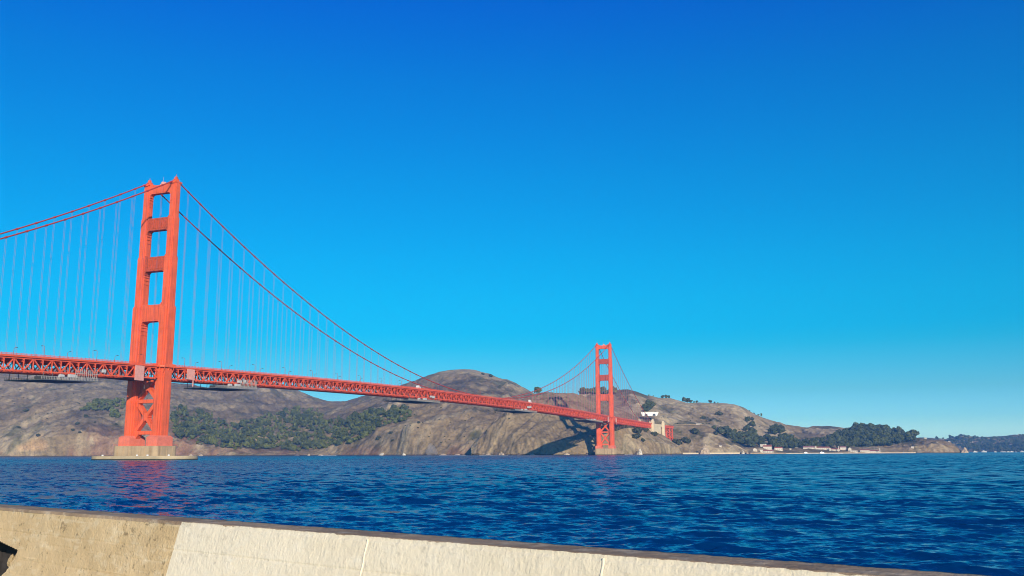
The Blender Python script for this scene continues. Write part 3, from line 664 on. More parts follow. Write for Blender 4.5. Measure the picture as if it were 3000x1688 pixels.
# ------------------------------------------------------------------ things on and under the bridge
def ordinal(n): return {1: 'first', 2: 'second', 3: 'third', 4: 'fourth', 5: 'fifth', 6: 'sixth', 7: 'seventh', 8: 'eighth', 9: 'ninth', 10: 'tenth', 11: 'eleventh', 12: 'twelfth'}[n]
def make_lamp():
    r = empty('street_lamp'); b = MB(); b.tube([(0, 0, 0), (0, 0, .9)], .28, 8); b.tube([(0, 0, .8), (0, 0, 5.8), (-.15, 0, 6.9), (-.7, 0, 7.5), (-2.0, 0, 7.7)], [.17, .15, .14, .13, .12], 7); b.build('lamp_post', M['lamp'], r)
    b = MB(); b.taper(-2.6, 0, .75, .32, 7.5, .6, .24, 7.85); b.build('lamp_head', M['dark'], r); return r
lamp0 = make_lamp(); used = [False]
def lamp(x, y, rz, label, group):
    if not used[0]: o = lamp0; used[0] = True
    else:
        o = lamp0.copy(); COL.objects.link(o)
        for c in lamp0.children: q = c.copy(); COL.objects.link(q); q.parent = o
    o.location = (x, y, zd(y)); o.rotation_euler = (0, 0, rz); tag(o, label, 'street lamp', group)
GL = 'street lamps along the bridge deck'
for s, rail in ((1, 'near'), (-1, 'far')):
    left = right = 0
    for k in range(-4, 35):
        y = 22.4+45.8*k
        if abs(y-1280) < 9 or y < -160: continue
        if y < 0: n = -k; lb = f'{ordinal(n)} street lamp left of the big left tower, on the {rail} railing'
        elif k < 12: lb = f'{ordinal(k+1)} street lamp right of the big left tower, on the {rail} railing'
        elif y < 1280: lb = f'tiny street lamp far along the {rail} railing towards the right tower'
        else: lb = f'tiny street lamp on the {rail} railing right of the far tower'
        lamp(s*14.2, y, 0 if s > 0 else math.pi, lb, GL)
def platform(y0, y1, label, dense):
    """gantry hung under the deck: grey floor with a railing, posts, netting frames, a tank and a box"""
    yc = (y0+y1)/2; z = zd(yc)-1.75-DEP-5.4; r = empty('maintenance_platform', (0, yc, z)); L = (y1-y0)/2
    def dz(y): return zd(yc+y)-zd(yc)
    b = MB(); n = 8
    for i in range(n):
        a, c = -L+2*L*i/n, -L+2*L*(i+1)/n; b.quad8([(-17, a, dz(a)), (17, a, dz(a)), (17, c, dz(c)), (-17, c, dz(c)), (-17, a, dz(a)+.5), (17, a, dz(a)+.5), (17, c, dz(c)+.5), (-17, c, dz(c)+.5)])
    b.build('platform_floor', M['grey_metal'], r)
    for x in (-16.8, 16.8):
        b = MB(); y = -L
        while y <= L: b.box(x-.09, x+.09, y-.09, y+.09, dz(y)+.5, dz(y)+(2.6 if y < L*0.1 else 3.3)); y += 1.35
        for h in (1.2, 2.3): b.beam((x, -L, dz(-L)+h), (x, L, dz(L)+h), .12, .14)
        b.build('platform_railing', M['pale_metal'], r)
    for x in (-15.6, 15.6):
        for y in np.linspace(-L*.9, L*.9, 7): b = MB(); b.box(x-.15, x+.15, y-.15, y+.15, dz(y)+.5, dz(y)+5.2); b.build('hanger_post', M['grey_metal'], r)
    if dense:
        b = MB(); x = 17.1; y = L*0.15
        while y <= L: b.box(x-.12, x+.12, y-.16, y+.16, dz(y)+2.3, dz(y)+8.4); y += 1.9
        b.beam((x, L*.15, dz(0)+5.4), (x, L, dz(L)+5.4), .14, .3); b.build('netting_frame', M['pale_metal'], r)
    b = MB(); b.tube([(15.5, -L*.35, dz(0)+2.9), (15.5, -L*.35+3.4, dz(0)+2.9)], 1.2, 12); b.build('storage_tank', M['box_grey'], r)
    b = MB(); b.box(14.2, 16.4, -L*.02, L*.02+5, dz(0)+2.6, dz(0)+4.6); b.build('tool_box', M['box_grey'], r)
    b = MB(); b.box(9, 16.2, -L*.95, -L*.45, dz(-L*.7)+.52, dz(-L*.7)+2.3); b.build('winch_housing', M['dark'], r)
    tag(r, label, 'platform', 'work platforms hung under the bridge deck')
for a, c, lb, dn in ((-125, -66, 'long grey work platform with pale netting posts under the deck left of the left tower', True), (51, 118, 'grey work platform under the deck just right of the left tower', True), (390, 492, 'pale work platform under the deck in front of the round hill', False), (728, 842, 'pale work platform hung under the deck above the tan rocky cliff', False), (1085, 1215, 'small work platform under the deck just left of the far tower', False)):
    platform(a+(c-a)*.12, c-(c-a)*.05, lb, dn)
def box_at(name, px, py, x, w_, h_, label, cat, group=None):
    d = ray(px, py); t = (x-CAMP[0])/d[0]; p = CAMP+t*d; r = empty(name, (p[0], p[1], p[2]-h_/2))
    b = MB(); b.taper(0, 0, .9, w_/2, 0, .9, w_/2*.96, h_*.86); b.build('cabinet', M['box_grey'], r); b = MB(); b.taper(0, 0, 1.0, w_/2*1.04, h_*.862, .8, w_/2*.9, h_); b.build('lid', M['pale_metal'], r)
    tag(r, label, cat, group)
GB = 'white boxes fixed on the bridge truss'
box_at('equipment_box', 304.5, 1087, EX+1.9, 2.6, 2.4, 'white equipment box on the truss left of the left tower', 'box', GB)
box_at('equipment_box', 702, 1118, EX+1.9, 4.5, 2.2, 'wide white equipment box low on the truss near the second platform', 'box', GB)
box_at('equipment_box', 717, 1117, EX+1.9, 1.8, 2.6, 'narrow white equipment box on the truss near the second platform', 'box', GB)
box_at('equipment_box', 1263, 1162, EX+1.9, 3.2, 2.2, 'left white box of the pair on the truss before the round hill', 'box', GB)
box_at('equipment_box', 1270, 1163.5, EX+1.9, 4.2, 3, 'right white box of the pair on the truss before the round hill', 'box', GB)
box_at('equipment_box', 1548, 1193, EX+1.9, 5.5, 3, 'left white box of the pair on the truss above the rocky cliff', 'box', GB)
box_at('equipment_box', 1554, 1192.5, EX+1.9, 4.0, 3, 'right white box of the pair on the truss above the rocky cliff', 'box', GB)
def truck(y, x, s, label):
    r = empty('box_truck', (x, y, zd(y)-.12)); b = MB(); b.box(-1.25, 1.25, -3.2*s, 3.0*s, 1.1, 4.9*s if s < 1.2 else 5.2); b.build('cargo_box', M['white'], r)
    b = MB(); b.prism([(3.1*s, .7), (5.0*s, .7), (5.1*s, 1.8), (4.5*s, 3.1), (3.1*s, 3.2)], 'x', -1.15, 1.15); b.build('cab', M['white'], r)
    b = MB(); b.prism([(4.62*s, 2.0), (5.12*s, 1.95), (4.62*s, 2.95)], 'x', -1.0, 1.0); b.build('windscreen', M['glass'], r)
    for yy in (-2.2*s, 3.9*s):
        for xx in (-1.0, 1.0): b = MB(); b.tube([(xx-.18, yy, .55), (xx+.18, yy, .55)], .55, 12); b.build('wheel', M['dark'], r)
    tag(r, label, 'truck', 'trucks crossing the bridge')
truck(445, 7.0, 1.0, 'white truck on the deck in front of the round hill, left of the other truck'); truck(830, 7.0, 1.15, 'white truck on the deck right of midspan near the rocky point')
# ------------------------------------------------------------------ trees
LEAF = {'cypress': leafmat('cypress_leaves', (0.036, 0.050, 0.014), (0.215, 0.225, 0.075), 0.09), 'eucalyptus': leafmat('eucalyptus_leaves', (0.026, 0.036, 0.014), (0.135, 0.15, 0.065), 0.06), 'scrub': leafmat('scrub_leaves', (0.035, 0.042, 0.022), (0.085, 0.085, 0.045), 0.4)}
def crown_mesh(name, kind, R, H, z0, nleaf, seed, lobes):
    """leaf clumps spread through several lobes: many small faces, uneven outline, gaps"""
    r = np.random.default_rng(seed); v = []; f = []
    L = []
    for i in range(lobes):
        a = r.random()*6.28; d = R*0.55*math.sqrt(r.random()); zz = z0+H*(0.25+0.6*r.random()) if kind != 'flat' else z0+H*(0.4+0.5*r.random())
        L.append((d*math.cos(a), d*math.sin(a), zz, R*(0.38+0.25*r.random()), H*(0.20+0.14*r.random())))
    L.append((0, 0, z0+H*.62, R*.6, H*.36))
    for i in range(nleaf):
        cx, cy, cz, ra, rh = L[r.integers(len(L))]
        u = r.normal(size=3); u /= np.linalg.norm(u); q = 0.72+0.35*r.random(); p = np.array((cx+u[0]*ra*q, cy+u[1]*ra*q, cz+u[2]*rh*q))
        n = u+r.normal(size=3)*0.5; n /= np.linalg.norm(n); t = np.cross(n, (0.3, 0.2, 1)); t /= np.linalg.norm(t); b = np.cross(n, t)
        s = R*(0.11+0.11*r.random()); k = len(v)
        for a, c in ((-1, -.6), (.2, -1), (1, .1), (.1, .9)): v.append(tuple(p+t*a*s+b*c*s*(0.8+.4*r.random())+n*s*.25*r.normal()))
        f.append((k, k+1, k+2)); f.append((k, k+2, k+3))
    # inner mass keeps the crown from being see-through everywhere
    for cx, cy, cz, ra, rh in L:
        k = len(v); nn = 7
        for j in range(3):
            for i in range(nn):
                a = 6.28*i/nn; e = (-.6, 0, .62)[j]; w_ = math.cos(e*1.2)*(0.72+0.2*r.random()); v.append((cx+ra*w_*math.cos(a), cy+ra*w_*math.sin(a), cz+rh*e*1.05))
        for j in range(2):
            for i in range(nn): f.append((k+j*nn+i, k+j*nn+(i+1) % nn, k+(j+1)*nn+(i+1) % nn, k+(j+1)*nn+i))
        f.append(tuple(k+2*nn+i for i in range(nn))); f.append(tuple(k+i for i in range(nn))[::-1])
    return v, f
PROTO = {}
def proto(kind, R, H, z0, nleaf, lobes, n, leaf, trunk=True):
    PROTO[kind] = []
    for i in range(n):
        v, f = crown_mesh(kind, kind, R, H, z0, nleaf, 100+i*7+len(PROTO)*31, lobes); me = bpy.data.meshes.new('tree_crown'); me.from_pydata(v, [], f); me.materials.append(leaf)
        b = MB(); 
        if trunk:
            b.tube([(0, 0, -3), (.1, .1, z0*.6), (0, .2, z0+H*.35)], [R*.09, R*.07, R*.04], 6)
            for j in range(4):
                a = j*1.6+i; b.tube([(0, .1, z0*.8), (R*.25*math.cos(a), R*.25*math.sin(a), z0+H*.25), (R*.5*math.cos(a), R*.5*math.sin(a), z0+H*.55)], [R*.045, R*.03, R*.015], 5)
        tm = b.mesh('tree_trunk'); tm.materials.append(M['bark']); PROTO[kind].append((me, tm, v, f))
def white_tint(me):
    ca = me.color_attributes.new('tint', 'FLOAT_COLOR', 'POINT'); ca.data.foreach_set('color', [1.0]*(4*len(me.vertices)))
proto('cypress', 6.4, 7.6, 1.6, 420, 7, 5, LEAF['cypress']); proto('eucalyptus', 9.5, 12.5, 2.0, 620, 10, 5, LEAF['eucalyptus']); proto('shrub', 4.2, 3.4, 0.2, 240, 5, 4, LEAF['scrub'], True)
proto('conifer', 4.0, 15, 2.0, 330, 6, 3, LEAF['cypress'])
NT = {}
def tree(kind, p, s, label, cat, group, name=None, sz=None):
    me, tm, v, f = random.choice(PROTO[kind]); r = empty(name or {'cypress': 'cypress_tree', 'eucalyptus': 'eucalyptus_tree', 'shrub': 'shrub', 'conifer': 'conifer_tree'}[kind], (p[0], p[1], p[2]-0.4*s), random.random()*6.28)
    r.scale = (s, s, sz or s*random.uniform(.85, 1.15)); o = bpy.data.objects.new('crown', me); COL.objects.link(o); o.parent = r
    if kind != 'shrub': o = bpy.data.objects.new('trunk', tm); COL.objects.link(o); o.parent = r
    tag(r, label, cat, group); return r
def inside(px, py, poly):
    c = False; n = len(poly)
    for i in range(n):
        x1, y1 = poly[i]; x2, y2 = poly[(i+1) % n]
        if (y1 > py) != (y2 > py) and px < (x2-x1)*(py-y1)/(y2-y1)+x1: c = not c
    return c
def scatter(poly, n, mind, only=None, jit=1):
    xs = [p[0] for p in poly]; ys = [p[1] for p in poly]; P = []; tries = 0
    while len(P) < n and tries < n*60:
        tries += 1; x = random.uniform(min(xs), max(xs)); y = random.uniform(min(ys), max(ys))
        if not inside(x, y, poly) or any(abs(x-a)*.8+abs(y-c)*1.2 < mind for a, c, _ in P): continue
        h = hit(x, y, only)
        if h is not None and h.z > 1.0: P.append((x, y, h))
    return P
COVE = [(505, 1192), (533, 1200), (558, 1221), (584, 1212), (612, 1222), (640, 1236), (666, 1249), (690, 1246), (718, 1235), (760, 1226), (806, 1217), (835, 1206), (864, 1199), (900, 1197), (937, 1206), (948, 1238), (978, 1241), (1009, 1236), (1038, 1221), (1076, 1209), (1120, 1205), (1170, 1202), (1199, 1205), (1207, 1226), (1170, 1240), (1130, 1250), (1097, 1262), (1082, 1279), (1053, 1298), (995, 1308), (930, 1318), (864, 1326), (838, 1318), (747, 1318), (675, 1320), (625, 1309), (573, 1300), (509, 1282)]
pts = scatter(COVE, 820, 5.4, 'west'); pts.sort(key=lambda q: (Vector(CAMP)-q[2]).length)
def bake(name, P, kinds, smin, smax, label=None):
    V = []; F = []; 
    mats = [LEAF['cypress'], LEAF['eucalyptus'], LEAF['scrub']]; MI = []
    for x, y, h in P:
        kd = random.choice(kinds); me, tm, v, f = random.choice(PROTO[kd]); s = random.uniform(smin, smax); a = random.random()*6.28; ca, sa = math.cos(a)*s, math.sin(a)*s
        arr = np.array(v); k = len(V); sz = s*random.uniform(.8, 1.15)
        V += list(zip((arr[:, 0]*ca-arr[:, 1]*sa+h.x).tolist(), (arr[:, 0]*sa+arr[:, 1]*ca+h.y).tolist(), (arr[:, 2]*sz+h.z-.4).tolist())); F += [tuple(k+i for i in q) for q in f]
        MI += [{'cypress': 0, 'conifer': 0, 'eucalyptus': 1, 'shrub': 2}[kd]]*len(f)
    me = bpy.data.meshes.new(name); me.from_pydata(V, [], F)
    for q in mats: me.materials.append(q)
    me.polygons.foreach_set('material_index', MI); o = bpy.data.objects.new(name, me); COL.objects.link(o); tag(o, label, None, None, 'stuff'); return o
ind = pts[:125]
for x, y, h in ind: tree(random.choice(['cypress', 'cypress', 'eucalyptus']) , h, random.uniform(.65, 1.55), 'dark green tree near the water edge of the wooded cove behind the bridge', 'tree', 'trees at the front of the wooded cove')
bake('woodland', pts[125:], ['cypress', 'cypress', 'conifer', 'eucalyptus'], .55, 1.45)
LEFTW = [(236, 1198), (262, 1186), (285, 1176), (322, 1172), (359, 1168), (366, 1205), (350, 1222), (338, 1232), (322, 1218), (309, 1205), (285, 1205), (265, 1207), (243, 1210)]
for x, y, h in scatter(LEFTW, 40, 6.0, 'west'): tree('cypress', h, random.uniform(1.1, 1.7), 'dark tree in the grove on the slope left of the big tower', 'tree', 'grove left of the big tower')
for i, (x, y, s, lb) in enumerate([(252, 1222, 1.2, 'dark shrub under the grove, left of the big tower'), (227, 1244, 1.4, 'large dark shrub at the top of the pale cliff at left'), (214, 1262, 1.0, 'dark shrub halfway down the pale cliff at left'), (234, 1268, .9, 'dark shrub lowest on the pale cliff at left'), (112, 1278, 1.3, 'dark shrub above the orange rock at far left'), (278, 1238, .7, 'lone dark shrub on the reddish slope beside the tower'), (54, 1254, 1.1, 'dark shrub on the open slope at far left'), (78, 1206, 1.8, 'green bush in the hollow of the far left hill'), (340, 1244, .8, 'dark shrub just left of the tower leg on the reddish slope'), (1109, 1288, 1.6, 'round dark shrub on the bare slope right of the woods'), (1152, 1292, .8, 'small round shrub on the bare slope right of the woods'), (1226, 1240, .9, 'small shrub right of the end of the woods'), (1146, 1270, 1.0, 'shrub beside the pale rocks at the end of the woods'),
    (1867, 1272, 2.3, 'dark shrub in the hollow below the deck right of the far tower'), (1863, 1284, 2.0, 'dark shrub lower in the hollow right of the far tower'), (1892, 1264, 1.6, 'dark shrub just left of the cream pylon'), (1918, 1276, 1.7, 'dark shrub between the two cream pylons'), (1881, 1292, 1.2, 'dark shrub below the cream pylon'), (2034, 1269, 2.6, 'round dark green bush on the slope right of the red trestle'), (2005, 1291, 1.6, 'small dark bush low on the slope right of the trestle'), (1985, 1302, 2.2, 'broad dark bush at the foot of the trestle slope'), (2012, 1300, 2.4, 'dark bush at the foot of the spur by the shore'), (2108, 1216, 2.4, 'dark bush on the open hillside, upper one'), (2060, 1228, 1.8, 'dark bush on the open hillside, middle one'), (2083, 1233, .9, 'small dark bush on the open hillside'), (1415, 1098, 1.2, 'small dark bush near the top of the round hill'), (1437, 1104, 1.6, 'dark bush right of the top of the round hill'), (2096, 1273, 1.5, 'dark bush on the edge of the grassy spur')]):
    h = hit(x, y)
    if h is not None: tree('shrub', h, s*1.5, lb, 'shrub', 'dark shrubs on the slopes')
# small anonymous brush on open slopes
for poly, n, only in (([(20, 1100), (480, 1150), (900, 1185), (560, 1190), (300, 1160), (20, 1290)], 60, 'west'), ([(1150, 1180), (1540, 1200), (1400, 1300), (1200, 1310)], 40, None), ([(1880, 1190), (2380, 1265), (2150, 1260), (1960, 1240)], 50, 'east')):
    for x, y, h in scatter(poly, n, 4, only): tree('shrub', h, random.uniform(.35, .8), 'small dark brush dotted over the dry open slope', 'shrub', 'small brush on the dry slopes')
# trees standing on the skyline
SK = [(1566, 1149, 'conifer', .9, 'left of the three trees on the saddle beside the round hill'), (1573, 1147, 'cypress', 1.5, 'middle of the three trees on the saddle beside the round hill'), (1580, 1149, 'cypress', 1.3, 'right of the three trees on the saddle beside the round hill'),
      (2014, 1180, 'eucalyptus', 1.1, 'rounded skyline tree, biggest of the clump on the east range'), (2004, 1177, 'eucalyptus', .95, 'skyline tree at the left end of the big clump on the east range'), (2024, 1181, 'eucalyptus', .7, 'skyline tree at the right end of the big clump on the east range'), (2042, 1179, 'eucalyptus', .45, 'low flat skyline tree right of the big clump'), (2034, 1180, 'cypress', .6, 'small skyline tree right of the big clump'), (2081, 1180, 'eucalyptus', .75, 'lone rounded skyline tree in the middle of the east range'), (2093, 1181, 'cypress', .6, 'small skyline tree beside the lone rounded one'), (2103, 1181, 'cypress', .4, 'smallest skyline tree beside the lone rounded one'),
      (1941, 1166, 'eucalyptus', .7, 'skyline tree above the tunnel, left one'), (1952, 1165, 'eucalyptus', .8, 'skyline tree above the tunnel, middle one'), (1960, 1166, 'eucalyptus', .6, 'skyline tree above the tunnel, right one'), (1901, 1158, 'cypress', .45, 'tiny skyline tree left of the tunnel clump'), (1914, 1162, 'cypress', .35, 'tiniest skyline tree left of the tunnel clump'),
      (2231, 1222, 'conifer', .9, 'pointed skyline tree on the descending east range'), (2222, 1219, 'cypress', .6, 'small skyline tree left of the pointed one'), (2210, 1212, 'cypress', .5, 'small skyline tree higher up the descending range'), (2196, 1204, 'cypress', .45, 'small skyline tree near the start of the descent')]
for px, py, kd, s, lb in SK:
    h = None
    for dy in range(0, 26):
        h = hit(px, py-6+dy)
        if h is not None: break
    if h is not None: tree(kd, h, s, lb, 'tree', 'trees on the skyline')
for poly, n, kd, smin, smax, lb, gp, only in (
    ([(1692, 1150), (1750, 1150), (1800, 1147), (1800, 1156), (1692, 1156)], 26, 'cypress', .6, 2.0, 'dark tree on the crest behind the far tower', 'trees on the crest behind the far tower', None),
    ([(1884, 1204), (1889, 1190), (1900, 1184), (1912, 1188), (1920, 1192), (1908, 1200), (1902, 1206), (1888, 1208)], 16, 'eucalyptus', .7, 1.0, 'dark tree in the grove above the tunnel portal', 'grove above the tunnel', 'east'),
    ([(2090, 1257), (2120, 1262), (2150, 1262), (2180, 1275), (2190, 1235), (2208, 1232), (2212, 1262), (2225, 1290), (2225, 1314), (2190, 1313), (2170, 1306), (2130, 1285)], 52, 'eucalyptus', .7, 1.25, 'grey green tree on the slope left of the white houses', 'trees left of the white houses', 'east'),
    ([(2250, 1268), (2280, 1252), (2296, 1262), (2290, 1274), (2262, 1276)], 12, 'eucalyptus', .9, 1.2, 'dark tree on the knoll above the white houses', 'trees on the knoll', 'east'),
    ([(2226, 1315), (2226, 1288), (2260, 1281), (2310, 1281), (2334, 1288), (2350, 1298), (2400, 1296), (2425, 1284), (2470, 1282), (2484, 1316)], 88, 'eucalyptus', .75, 1.2, 'blue green tree in the belt behind the waterfront houses', 'trees behind the waterfront', 'east')):
    for x, y, h in scatter(poly, n, 5.5, only): tree(kd, h, random.uniform(smin, smax), lb, 'tree', gp)
HILLTREES = [(2446, 1268), (2470, 1262), (2502, 1258), (2560, 1262), (2620, 1268), (2660, 1274), (2692, 1284), (2698, 1290), (2660, 1296), (2625, 1302), (2590, 1312), (2560, 1315), (2500, 1316), (2450, 1316), (2440, 1290)]
hp = scatter(HILLTREES, 130, 6.6, 'bluff'); 
for x, y, h in hp: tree('eucalyptus', h, random.uniform(1.3, 1.9)*(1 if x < 2600 else .85), 'tall rounded tree packed on the wooded bluff at right', 'tree', 'trees on the wooded bluff')
fp = scatter([(2700, 1284), (2760, 1288), (2812, 1274), (2850, 1280), (2900, 1286), (2960, 1279), (3020, 1274), (3020, 1322), (2840, 1322), (2815, 1310), (2780, 1296)], 520, 3.6, 'far')
bake('distant_woods', fp, ['eucalyptus', 'shrub'], .55, 1.1)

# ------------------------------------------------------------------ buildings of the far shore
def face_cam(p): return math.atan2(CAMP[1]-p[1], CAMP[0]-p[0])+math.pi/2
def gable_roof(b, w_, d_, z0, h, ov=.5):
    b.prism([(-w_/2-ov, z0), (w_/2+ov, z0), (0, z0+h)], 'y', -d_/2-ov, d_/2+ov)
def house(px, pybase, D, w_, d_, h, roofh, label, roof='roof_red', turn=0.0, windows=3, ridge='x', group='white buildings on the far shore', floors=1, wallm='cream', zbase=None):
    p = at_dist(px, pybase, D); z = ground_z(p[0], p[1]) if zbase is None else zbase; z = max(z, 1.2)
    r = empty('house', (p[0], p[1], z-0.5), face_cam(p)+turn)
    b = MB(); b.box(-w_/2, w_/2, -d_/2, d_/2, -3, h+.5)
    if ridge == 'y': b.prism([(-w_/2, h+.49), (w_/2, h+.49), (0, h+.45+roofh*.96)], 'y', -d_/2, d_/2)
    b.build('wall', M[wallm], r)
    b = MB()
    if ridge == 'x': b.prism([(-d_/2-.6, h+.502), (d_/2+.6, h+.502), (0, h+.5+roofh)], 'x', -w_/2-.5, w_/2+.5)
    else:
        for s in (-1, 1): P = [(s*(w_/2+.7), h+.3), (0, h+.5+roofh), (0, h+1.1+roofh), (s*(w_/2+.9), h+.75)]; b.prism(P if s > 0 else P[::-1], 'y', -d_/2+.3, d_/2+.5)
    b.build('roof', M[roof], r)
    for fl in range(floors):
        for i in range(windows):
            x = (i+.5)/windows*w_-w_/2; q = MB(); zz = 1.5+fl*3.2; q.box(x-.55, x+.55, -d_/2-.06, -d_/2+.1, zz, zz+1.5); q.build('window', M['glass'], r)
    tag(r, label, 'house', group); return r
H = [(2211.5, 1321, 2800, 11, 9, 5, 3.2, 'small white gabled house standing alone left of the big white station', 'roof_mauve', 0, 2, 'y', 1), (2230.5, 1321, 2800, 8.5, 9, 6, .8, 'white block attached left of the big white station', 'cream', 0, 2, 'x', 1),
     (2251, 1321, 2800, 27, 12, 6.5, 3.2, 'big white boat station with a long red roof on the waterfront', 'roof_red', 0, 6, 'x', 2), (2248, 1309.5, 2850, 24, 11, 6, 4.0, 'upper white house with red roof directly behind the boat station', 'roof_red', 0, 5, 'x', 1), (2280, 1311, 2860, 22, 11, 5, 3.6, 'white house with red roof right of the boat station', 'roof_red', .1, 4, 'x', 1),
     (2229, 1296, 2900, 5, 5, 5, 1.6, 'left of three little white cottages among the trees above the station', 'cream', 0, 1, 'x', 1), (2235, 1297, 2900, 5.5, 5, 6, 1.6, 'middle of three little white cottages among the trees above the station', 'cream', 0, 1, 'x', 1), (2242, 1297, 2900, 6, 5, 6, 2, 'right of three little white cottages among the trees above the station', 'cream', 0, 1, 'y', 1), (2265, 1300, 2890, 5, 5, 4, 1.5, 'tiny white shed up the slope right of the upper house', 'cream', 0, 1, 'x', 1),
     (2331, 1320, 2950, 10.5, 9, 6, 3.4, 'white gabled boathouse at the left end of the long low buildings', 'roof_mauve', 0, 2, 'y', 1), (2353, 1316.5, 2990, 6.5, 6, 6, 1.2, 'small white building behind the mauve roofed hall', 'cream', .2, 1, 'x', 1), (2373, 1321, 2960, 38, 14, 3.4, 4.2, 'long low hall with a mauve roof', 'roof_mauve', 0, 7, 'x', 1), (2411, 1321, 2970, 38, 14, 3.6, 3.2, 'long low hall with a red roof between white gables', 'roof_red', 0, 7, 'x', 1), (2432, 1321.5, 2960, 5, 14, 5.5, 2, 'narrow white gable end between two red roofed halls', 'cream', 0, 1, 'y', 1), (2390, 1321.5, 2958, 4.5, 13, 6.5, 2, 'narrow white gable end between the mauve and red roofs', 'cream', 0, 1, 'y', 1), (2447, 1321, 2975, 26, 13, 3.6, 3, 'red roofed hall left of the tall white chimney', 'roof_red', 0, 5, 'x', 1),
     (2470, 1320, 3000, 18, 12, 6.5, 3.5, 'taller hall with dark red roof right of the tall chimney', 'roof_mauve', 0, 3, 'x', 1), (2490, 1320.5, 2985, 9, 12, 6, 4.5, 'white gabled hall right of the dark red roof', 'cream', 0, 2, 'y', 1), (2501, 1321.5, 2980, 21, 9, 4, .7, 'long white wall like shed left of the marina', 'cream', 0, 4, 'x', 1), (2534, 1322, 3000, 26, 10, 5.2, 2.4, 'left half of the white marina building with masts behind', 'roof_red', 0, 5, 'x', 1), (2562, 1322, 3000, 27, 10, 5.2, 2.8, 'right half of the white marina building with masts behind', 'roof_red', 0, 5, 'x', 1),
     (2316, 1322, 2900, 5, 4, 3, 1, 'tiny white hut between the house and the gabled boathouse', 'cream', 0, 1, 'x', 1), (2674, 1320.5, 3130, 7, 4, 3, 1, 'small white hut at the foot of the bluff', 'cream', 0, 1, 'x', 1), (2111, 1320, 2520, 6, 4, 2.4, .8, 'small white hut on the shore below the spur', 'cream', 0, 1, 'x', 1), (1992, 1318, 2420, 8, 5, 2.2, .8, 'small tan hut on the shore wall below the trestle', 'concrete_pale', 0, 2, 'x', 1), (2711, 1286, 3360, 8, 6, 3, 1.2, 'low white house on top of the bluff', 'cream', 0, 2, 'x', 1)]
for px, py, D, w_, d_, h, rh, lb, rf, tn, nw, rg, fl in H: house(px, py, D, w_, d_, h, rh, lb, rf, tn, nw, rg, floors=fl)
for i, (px, py, D, s) in enumerate([(2797, 1291, 6650, 16), (2838, 1297, 6550, 20), (2883, 1297, 6550, 16), (2909, 1302, 6450, 10), (2937, 1302, 6450, 9), (2962, 1304, 6400, 14), (2990, 1300, 6450, 18), (2781, 1295, 6600, 12), (2848, 1296, 6600, 12), (2986, 1275, 6950, 14), (2815, 1303, 6500, 12), (2967, 1303, 6430, 12), (2820, 1289, 6700, 18), (2872, 1303, 6450, 10)]):
    hh = hit(px, py, 'far')
    if hh is None: continue
    r = empty('house', (hh.x, hh.y, hh.z-2), face_cam(hh)); b = MB(); b.box(-s/2, s/2, -5, 5, 0, 6.5); b.build('wall', M['far_wall'], r); b = MB(); b.prism([(-5.5, 6.502), (5.5, 6.502), (0, 9)], 'x', -s/2-.5, s/2+.5); b.build('roof', M['roof_mauve'], r)
    tag(r, 'pale house scattered on the wooded far shore across the bay', 'house', 'houses on the far shore across the bay')
def chimney(px, py, D, h, rad, label, name='chimney', cat='chimney', g=None):
    p = at_dist(px, py, D); r = empty(name, (p[0], p[1], max(1, ground_z(p[0], p[1]))-.5)); b = MB(); b.tube([(0, 0, 0), (0, 0, h)], [rad, rad*.8], 10); b.build('shaft', M['cream'], r); b = MB(); b.tube([(0, 0, h), (0, 0, h+.6)], rad*.95, 10); b.build('rim', M['concrete_pale'], r); tag(r, label, cat, g)
chimney(2456.5, 1320, 2960, 15.5, 1.3, 'tall white chimney between the low red roofed halls'); chimney(2577.5, 1321, 2985, 14, 1.4, 'white tower at the right end of the marina building', 'round_tower', 'tower')
for px, py, nm, lb in ((2342, 1299, 'house', 'narrow white tower house in the trees above the gap'), (2369, 1297, 'house', 'tiny white cottage high in the trees')):
    hh = hit(px, py)
    if hh is not None:
        r = empty('house', (hh.x, hh.y, hh.z-1), face_cam(hh)); b = MB(); b.box(-2.6, 2.6, -2.5, 2.5, 0, 7.5); b.build('wall', M['white'], r); b = MB(); b.prism([(-3, 7.502), (3, 7.502), (0, 9)], 'x', -3, 3); b.build('roof', M['cream'], r); tag(r, lb, 'house', 'white buildings on the far shore')
